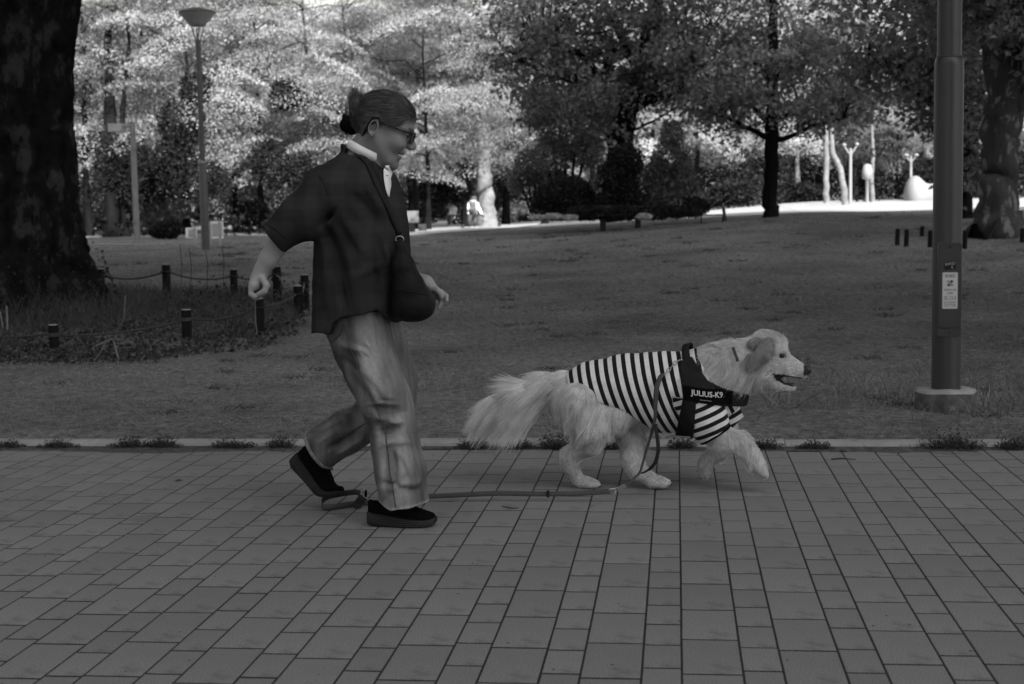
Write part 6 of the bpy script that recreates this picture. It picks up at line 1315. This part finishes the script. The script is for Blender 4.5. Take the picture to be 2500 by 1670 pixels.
# ---- harness
saddle = [(1662, 874), (1690, 864), (1700, 880), (1727, 918), (1765, 939), (1812, 958), (1812, 974), (1770, 980), (1700, 966), (1668, 960), (1660, 900)]
strap = [(1667, 955), (1699, 962), (1690, 1062), (1648, 1062)]
chest = [(1760, 936), (1830, 962), (1830, 990), (1762, 982)]
def hbase(P): d, sl = shirtd_raw(P); d = smin(d, rcone(P, D(1700, 985), D(1765, 972), .11, .085), .04); return np.minimum(d, sl)
def harness_sdf(P):
    m = np.minimum(poly_mask(P, saddle), np.minimum(poly_mask(P, strap), poly_mask(P, chest))); return smax(hbase(P)-.0075, m, .003)
V, F = surf(harness_sdf, np.array([D(1640, 1000)[0], YD-.25, D(1600, 1075)[2]]), np.array([D(1840, 1000)[0], YD+.25, D(1600, 842)[2]]), .0044); mb = MB(); mb.add(V, F); harn = part('harness', mb, m_harn, dog); harn['label'] = 'dark dog harness with lettered side label'
hs = lambda P: hbase(P)-.0085
def draped(mesh_uv, map_uv, off):
    X, Z = map_uv(mesh_uv); Yv, ok = drape(hs, X, Z, 5.0, 6.2, off); return np.stack([X, Yv, Z], 1)
# label band and its lettering, laid on the harness
lab0, lab1, lab2, lab3 = (1667, 925), (1785, 945), (1785, 979), (1668, 958)
def lab_map(uv):
    u, v = uv[:, 0:1], uv[:, 1:2]; p = (np.array(lab0)*(1-u)+np.array(lab1)*u)*(1-v)+(np.array(lab3)*(1-u)+np.array(lab2)*u)*v; w_ = np.array([D(a, b2) for a, b2 in p]); return w_[:, 0], w_[:, 2]
gu, gv = np.meshgrid(np.linspace(0, 1, 26), np.linspace(0, 1, 9), indexing='ij'); uv = np.stack([gu.ravel(), gv.ravel()], 1); P = draped(uv, lab_map, .003); mb = MB(); i = (np.arange(25)[:, None]*9+np.arange(8)[None]).ravel(); mb.add(P, np.stack([i, i+1, i+10, i+9], 1)); lb = part('side_label', mb, m_hlabel, harn); lb['label'] = 'black label reading JULIUS-K9'
def draped_text(s, u0, u1, v0, v1, nm, off):
    me = text_mesh(s, 1.0); bm_ = __import__('bmesh').new(); bm_.from_mesh(me); __import__('bmesh').ops.triangulate(bm_, faces=bm_.faces[:]); bm_.to_mesh(me); bm_.free()
    co = np.empty(len(me.vertices)*3, np.float32); me.vertices.foreach_get('co', co); co = co.reshape(-1, 3); mn, mx = co.min(0), co.max(0); uv = np.stack([u0+(co[:, 0]-mn[0])/(mx[0]-mn[0])*(u1-u0), v1-(co[:, 1]-mn[1])/(mx[1]-mn[1])*(v1-v0)], 1)
    P = draped(uv, lab_map, off); me.vertices.foreach_set('co', P.astype(np.float32).ravel()); me.update(); return part(nm, me, m_letters, lb, smooth=False)
t1 = draped_text('JULIUS-K9', .15, .80, .20, .68, 'lettering', .0055)
for k, dx in enumerate(((.0012, 0), (0, .0010), (.0012, .0010))):                        # heavier strokes
    me = t1.data.copy(); me.transform(Matrix.Translation((dx[0], -.0002*(k+1), dx[1]))); link('lettering', me, m_letters, lb)
draped_text('www.julius-k9.com', .33, .56, .78, .86, 'lettering', .0055)
# top handle, rings, chain
mb = MB(); hp_ = [D(1676, 898, -.085), D(1673, 872, -.075), D(1672, 850, -.055), D(1678, 838, -.03), D(1684, 842, .0), D(1686, 860, .02), D(1684, 876, .03)]
t = np.linspace(0, 6, 28); hp_ = np.array(hp_); Q = np.stack([np.interp(t, np.arange(7), hp_[:, i]) for i in range(3)], 1); Q = np.stack([np.convolve(np.pad(Q[:, i], 2, mode='edge'), np.ones(5)/5, 'valid') for i in range(3)], 1); mb.ribbon(Q, np.array([1, .0, .25]), .026, .006); part('handle', mb, m_harn, harn)
chn = [D(1660, 878, -.09), D(1652, 882, -.095), D(1644, 889, -.10), D(1637, 897, -.105), D(1628, 905, -.11), D(1622, 913, -.118)]

# ---- fur: ribbons that follow the body, longest on tail, chest, thighs and belly
V, F = surf(dog_sdf, np.array([D(1135, 1000)[0], YD-.22, -.01]), np.array([D(1990, 1000)[0], YD+.22, D(1900, 785)[2]]), .0075)
rr = np.random.default_rng(33); P, Nv = sample_faces(V, F, 135000, rr)
P2, N2 = sample_faces(V, F, 60000, rr); k2 = tail_d(P2.astype(np.float32)) < .012; P = np.concatenate([P, P2[k2]]); Nv = np.concatenate([Nv, N2[k2]])
for (v_, f_) in ears: a, b_ = sample_faces(v_, f_, 3500, rr); P = np.concatenate([P, a]); Nv = np.concatenate([Nv, b_])
P32 = P.astype(np.float32); px_, py_ = pxd(P)
cover = np.minimum(shirtd_sdf(P32), harness_sdf(P32)); keep = cover > -.001
foot = P[:, 2] > .006; mouth = poly_mask(P32, MP) < .003; nose = (px_ > 1954) & (py_ > 888) & (py_ < 918); eye_ = np.hypot(px_-1909, py_-869) < 10
keep &= foot & ~mouth & ~nose & ~eye_
P, Nv, P32, px_, py_ = P[keep], Nv[keep], P32[keep], px_[keep], py_[keep]; n = len(P)
dt, dl, dh, dn = tail_d(P32), np.minimum(np.minimum(chain(P32, fl_n), chain(P32, fl_f)), np.minimum(chain(P32, hl_a), chain(P32, hl_b))), head_d(P32), neck_d(P32)
de = np.minimum(ear_sdf(P32, -1), ear_sdf(P32, 1))
kind = np.argmin(np.stack([dt, dl, dh, dn, torso_d(P32), de-.002], 1), 1)
kind = np.where((kind == 1) & (py_ < 1040) & (px_ < 1600), 4, kind); kind = np.where((kind == 2) & (px_ < 1850), 3, kind)
flow = np.tile(np.array([-.8, 0, -.55]), (n, 1)); ln_ = np.full(n, .030); wd_ = np.full(n, .0013); grav = np.full(n, .25)
a = kind == 0; flow[a] = np.array([-.85, 0, -.35]); ln_[a] = np.interp(px_[a], [1150, 1200, 1330, 1390], [.055, .095, .105, .04])*rr.uniform(.5, 1.1, a.sum()); grav[a] = np.interp(py_[a], [920, 960, 1040], [.18, .55, .65]); wd_[a] = .0015
a = kind == 1; flow[a] = np.array([-.25, 0, -1.0]); ln_[a] = np.interp(py_[a], [1030, 1080, 1130, 1190], [.032, .018, .012, .007]); grav[a] = .05
fr_leg = a & (px_ > 1690); flow[fr_leg] = np.array([.45, 0, -.8]); fa = fr_leg & (px_ > 1755) & (px_ < 1830) & (py_ > 1080); ln_[fa] = .022
a = kind == 2; flow[a] = np.array([-1.0, 0, -.12]); ln_[a] = np.interp(px_[a], [1850, 1900, 1930, 1960], [.030, .014, .008, .005]); grav[a] = .06; wd_[a] = .0013
top = a & (py_ < 850); flow[top] = np.array([-.75, 0, .35]); ln_[top] = .024
a = kind == 3; flow[a] = np.array([-.55, 0, -.85]); ln_[a] = np.interp(py_[a], [830, 880, 940, 980], [.034, .042, .050, .064])*rr.uniform(.6, 1.1, a.sum()); grav[a] = .28
throat = a & (px_ > 1800) & (py_ > 900); flow[throat] = np.array([-.25, 0, -1.0]); ln_[throat] *= 1.1
a = kind == 4; flow[a] = np.array([-.45, 0, -.9]); ln_[a] = np.interp(py_[a], [910, 960, 1010, 1060], [.022, .035, .052, .05])*rr.uniform(.6, 1.1, a.sum()); grav[a] = .35
a = kind == 5; flow[a] = np.array([-.15, 0, -1.0]); ln_[a] = rr.uniform(.014, .030, a.sum()); grav[a] = .15
# locks: neighbouring hairs share a swirl and gather at the tip
sw = np.stack([wob(P32, 34, 41), wob(P32, 34, 42), wob(P32, 34, 43)], 1)*.60+np.stack([wob(P32, 85, 44), wob(P32, 85, 45), wob(P32, 85, 46)], 1)*.50
Dv = norm(flow)+sw*np.where(kind == 2, .35, np.where(kind == 3, 1.5, np.where(kind == 0, .45, 1.0)))[:, None]+rr.normal(size=(n, 3))*.10; Dv = norm(Dv-Nv*np.sum(Dv*Nv, 1, keepdims=True)); Dv = norm(Dv+Nv*rr.uniform(.05, .26, (n, 1))*np.where(kind == 0, .6, 1.0)[:, None])
bend = np.stack([np.zeros(n), np.zeros(n), -grav], 1)+np.roll(sw, 1, 1)*.55
mb = MB(); idx = strands(mb, P, Dv, ln_, wd_*rr.uniform(.7, 1.3, n), bend, seg=3, tipw=.2)
tn = (1.08+.26*wob(P32, 110, 47)+.16*wob(P32, 45, 49)+.10*wob(P32, 18, 48))*rr.uniform(.76, 1.24, n); tn = np.where((kind == 2) & (px_ > 1900), tn*1.05, tn); tn = np.where(kind == 5, tn*.45, tn); tn = np.where(kind == 0, tn*1.15, tn); tn = np.where(kind == 3, tn*(.86+.16*wob(P32, 70, 55)), tn)
me = mb.mesh('fur', False); attr(me, 'tone', tn[idx]); o = part('fur', me, m_fur, dog, smooth=False); tag(o, kind='stuff')
# whisker-thin claws
for (c, v, r_) in pa_[:2]:
    mb = MB(); dv = norm(v); sd_ = norm(np.cross([0, 0, 1.0], dv)) if abs(dv[2]) < .95 else np.array([0, 1.0, 0])
    for s in (-1.5, -.5, .5, 1.5): q_ = np.asarray(c)+sd_*s*.013+dv*(.052 if abs(s) < 1 else .044)+[0, 0, -.004]; mb.tube([q_-dv*.002, q_+dv*.003+[0, 0, -.001], q_+dv*.006+[0, 0, -.003]], [.0035, .003, .0015], 6)
    o = part('claws', mb, m_nose, dog); tag(o, kind='stuff')
# collar round the neck
mb = MB(); P = np.array([D(a, b2, -.15) for a, b2 in ((1791, 852), (1795, 864), (1799, 874), (1802, 884))]); Yv, ok = drape(dog_sdf, P[:, 0], P[:, 2], 5.0, 6.0, .018); Pq = np.stack([P[:, 0], Yv, P[:, 2]], 1)
t = np.linspace(0, 3, 14); Pq = np.stack([np.interp(t, np.arange(4), Pq[:, i]) for i in range(3)], 1); mb.ribbon(Pq, np.array([1, 0, .2]), .011, .003); part('collar', mb, mat('collar_web', .05, .8), dog)

# ---- the leash, dragging on the paving
le = empty('leash', on_ground(1250, 1210, 0)); tag(le, 'long dark webbing leash trailing along the paving from the dog harness', 'leash')
def smooth_path(P, n=40, it=2):
    P = np.asarray(P, float); t = np.linspace(0, len(P)-1, n); Q = np.stack([np.interp(t, np.arange(len(P)), P[:, i]) for i in range(3)], 1)
    for _ in range(it): Q[1:-1] = (Q[:-2]+2*Q[1:-1]+Q[2:])/4
    return Q
YL = 5.30
flat = [at(1490, 1200, YL), at(1440, 1203, YL), at(1380, 1206, YL), at(1300, 1206, YL), at(1220, 1204, YL), at(1150, 1207, YL), at(1090, 1210, YL), at(1040, 1212, YL), at(980, 1222, 5.24), at(930, 1230, 5.22), at(885, 1236, 5.2)]
flat = np.array(flat); flat[:, 2] = np.maximum(flat[:, 2], .012)
mb = MB(); mb.ribbon(smooth_path(flat, 60, 4), np.array([0, .5, 1.0]), .019, .0028); part('webbing', mb, m_leash, le)
mb = MB(); c = at(1338, 1206, YL-.004); mb.box(c, (.010, .008, .026)); part('keeper', mb, m_leashd, le, smooth=False)
loop = [at(885, 1232, 5.2), at(850, 1240, 5.17), at(815, 1247, 5.12), at(790, 1240, 5.10), at(783, 1228, 5.13), at(795, 1214, 5.22), at(830, 1206, 5.26), at(870, 1200, 5.23), at(886, 1208, 5.2)]
loop = np.array(loop); loop[:, 2] = np.maximum(loop[:, 2], .012); mb = MB(); mb.ribbon(smooth_path(loop, 50, 5), np.array([0, .25, 1.0]), .021, .0028); part('hand_loop', mb, m_leash, le)
mb = MB(); c = at(878, 1226, 5.16); a_ = math.radians(-38); R3 = np.array([[math.cos(a_), 0, math.sin(a_)], [0, 1, 0], [-math.sin(a_), 0, math.cos(a_)]]); mb.box(c, (.034, .014, .056), R3.T); bk = part('buckle', mb, m_buckle, le, smooth=False)
mb = MB(); mb.box(c+R3.T@np.array([0, -.008, .006]), (.024, .006, .020), R3.T); part('buckle_catch', mb, m_leashd, bk, smooth=False)
mb = MB(); t = np.linspace(0, 6.283, 15); c = at(886, 1199, 5.18); mb.tube(np.stack([c[0]+.008*np.cos(t), c[1]+0*t, c[2]+.011*np.sin(t)], 1), .0022, 6, cap=False); part('ring', mb, m_metal, le)
def ring(px, py, Y, rx, rz, rad, nm='ring', tilt=0):
    mb = MB(); t = np.linspace(0, 6.283, 17); c = at(px, py, Y); ca, sa = math.cos(tilt), math.sin(tilt); x, z = rx*np.cos(t), rz*np.sin(t); mb.tube(np.stack([c[0]+x*ca-z*sa, c[1]+.004*np.sin(t*2), c[2]+x*sa+z*ca], 1), rad, 6, cap=False); part(nm, mb, m_metal, le)
ring(1494, 1200, YL, .014, .010, .0022); ring(1503, 1196, YL, .012, .006, .002, tilt=.4)
mb = MB(); c = at(1518, 1190, YL); a_ = .5; mb.box(c, (.032, .010, .014), np.array([[math.cos(a_), 0, -math.sin(a_)], [0, 1, 0], [math.sin(a_), 0, math.cos(a_)]])); part('clip', mb, m_metal, le, smooth=False)
thin = smooth_path([at(1524, 1187, YL), at(1545, 1170, 5.36), at(1562, 1156, 5.40), at(1575, 1110, 5.41), at(1590, 1060, 5.41), at(1600, 1020, 5.40), at(1600, 985, 5.395), at(1603, 945, 5.40), at(1612, 920, 5.42), at(1620, 912, 5.44)], 60, 3)
mb = MB(); mb.ribbon(thin, np.stack([np.full(60, 1.0), np.linspace(.2, .2, 60), np.zeros(60)], 1), np.interp(np.linspace(0, 9, 60), [0, 2, 3, 5.5, 6.5, 9], [.011, .010, .009, .014, .020, .016]), .0026); part('webbing', mb, m_leash, le)
dk = smooth_path([at(1600, 1035, 5.395), at(1605, 1070, 5.385), at(1608, 1100, 5.38), at(1600, 1130, 5.385), at(1585, 1147, 5.39), at(1566, 1156, 5.40)], 36, 4); mb = MB(); mb.ribbon(dk, np.array([1, .3, .2]), .014, .003); part('slack_strap', mb, m_leashd, le)
for k in range(5):
    a, b2 = np.array(chn[k]), np.array(chn[k+1]); Yv, ok = drape(hs, np.array([(a[0]+b2[0])/2]), np.array([(a[2]+b2[2])/2]), 5.0, 6.0, .006); c = np.array([(a[0]+b2[0])/2, Yv[0], (a[2]+b2[2])/2]); tdir = norm(b2-a); nrm = np.array([0, -1.0, 0]) if k % 2 else norm(np.cross(tdir, [0, 1.0, 0])); sd_ = np.cross(tdir, nrm)
    t = np.linspace(0, 6.283, 15); mb = MB(); mb.tube(c+np.outer(np.cos(t), tdir)*.010+np.outer(np.sin(t), sd_)*.006, .0020, 6, cap=False); part('chain_link', mb, m_metal, le)
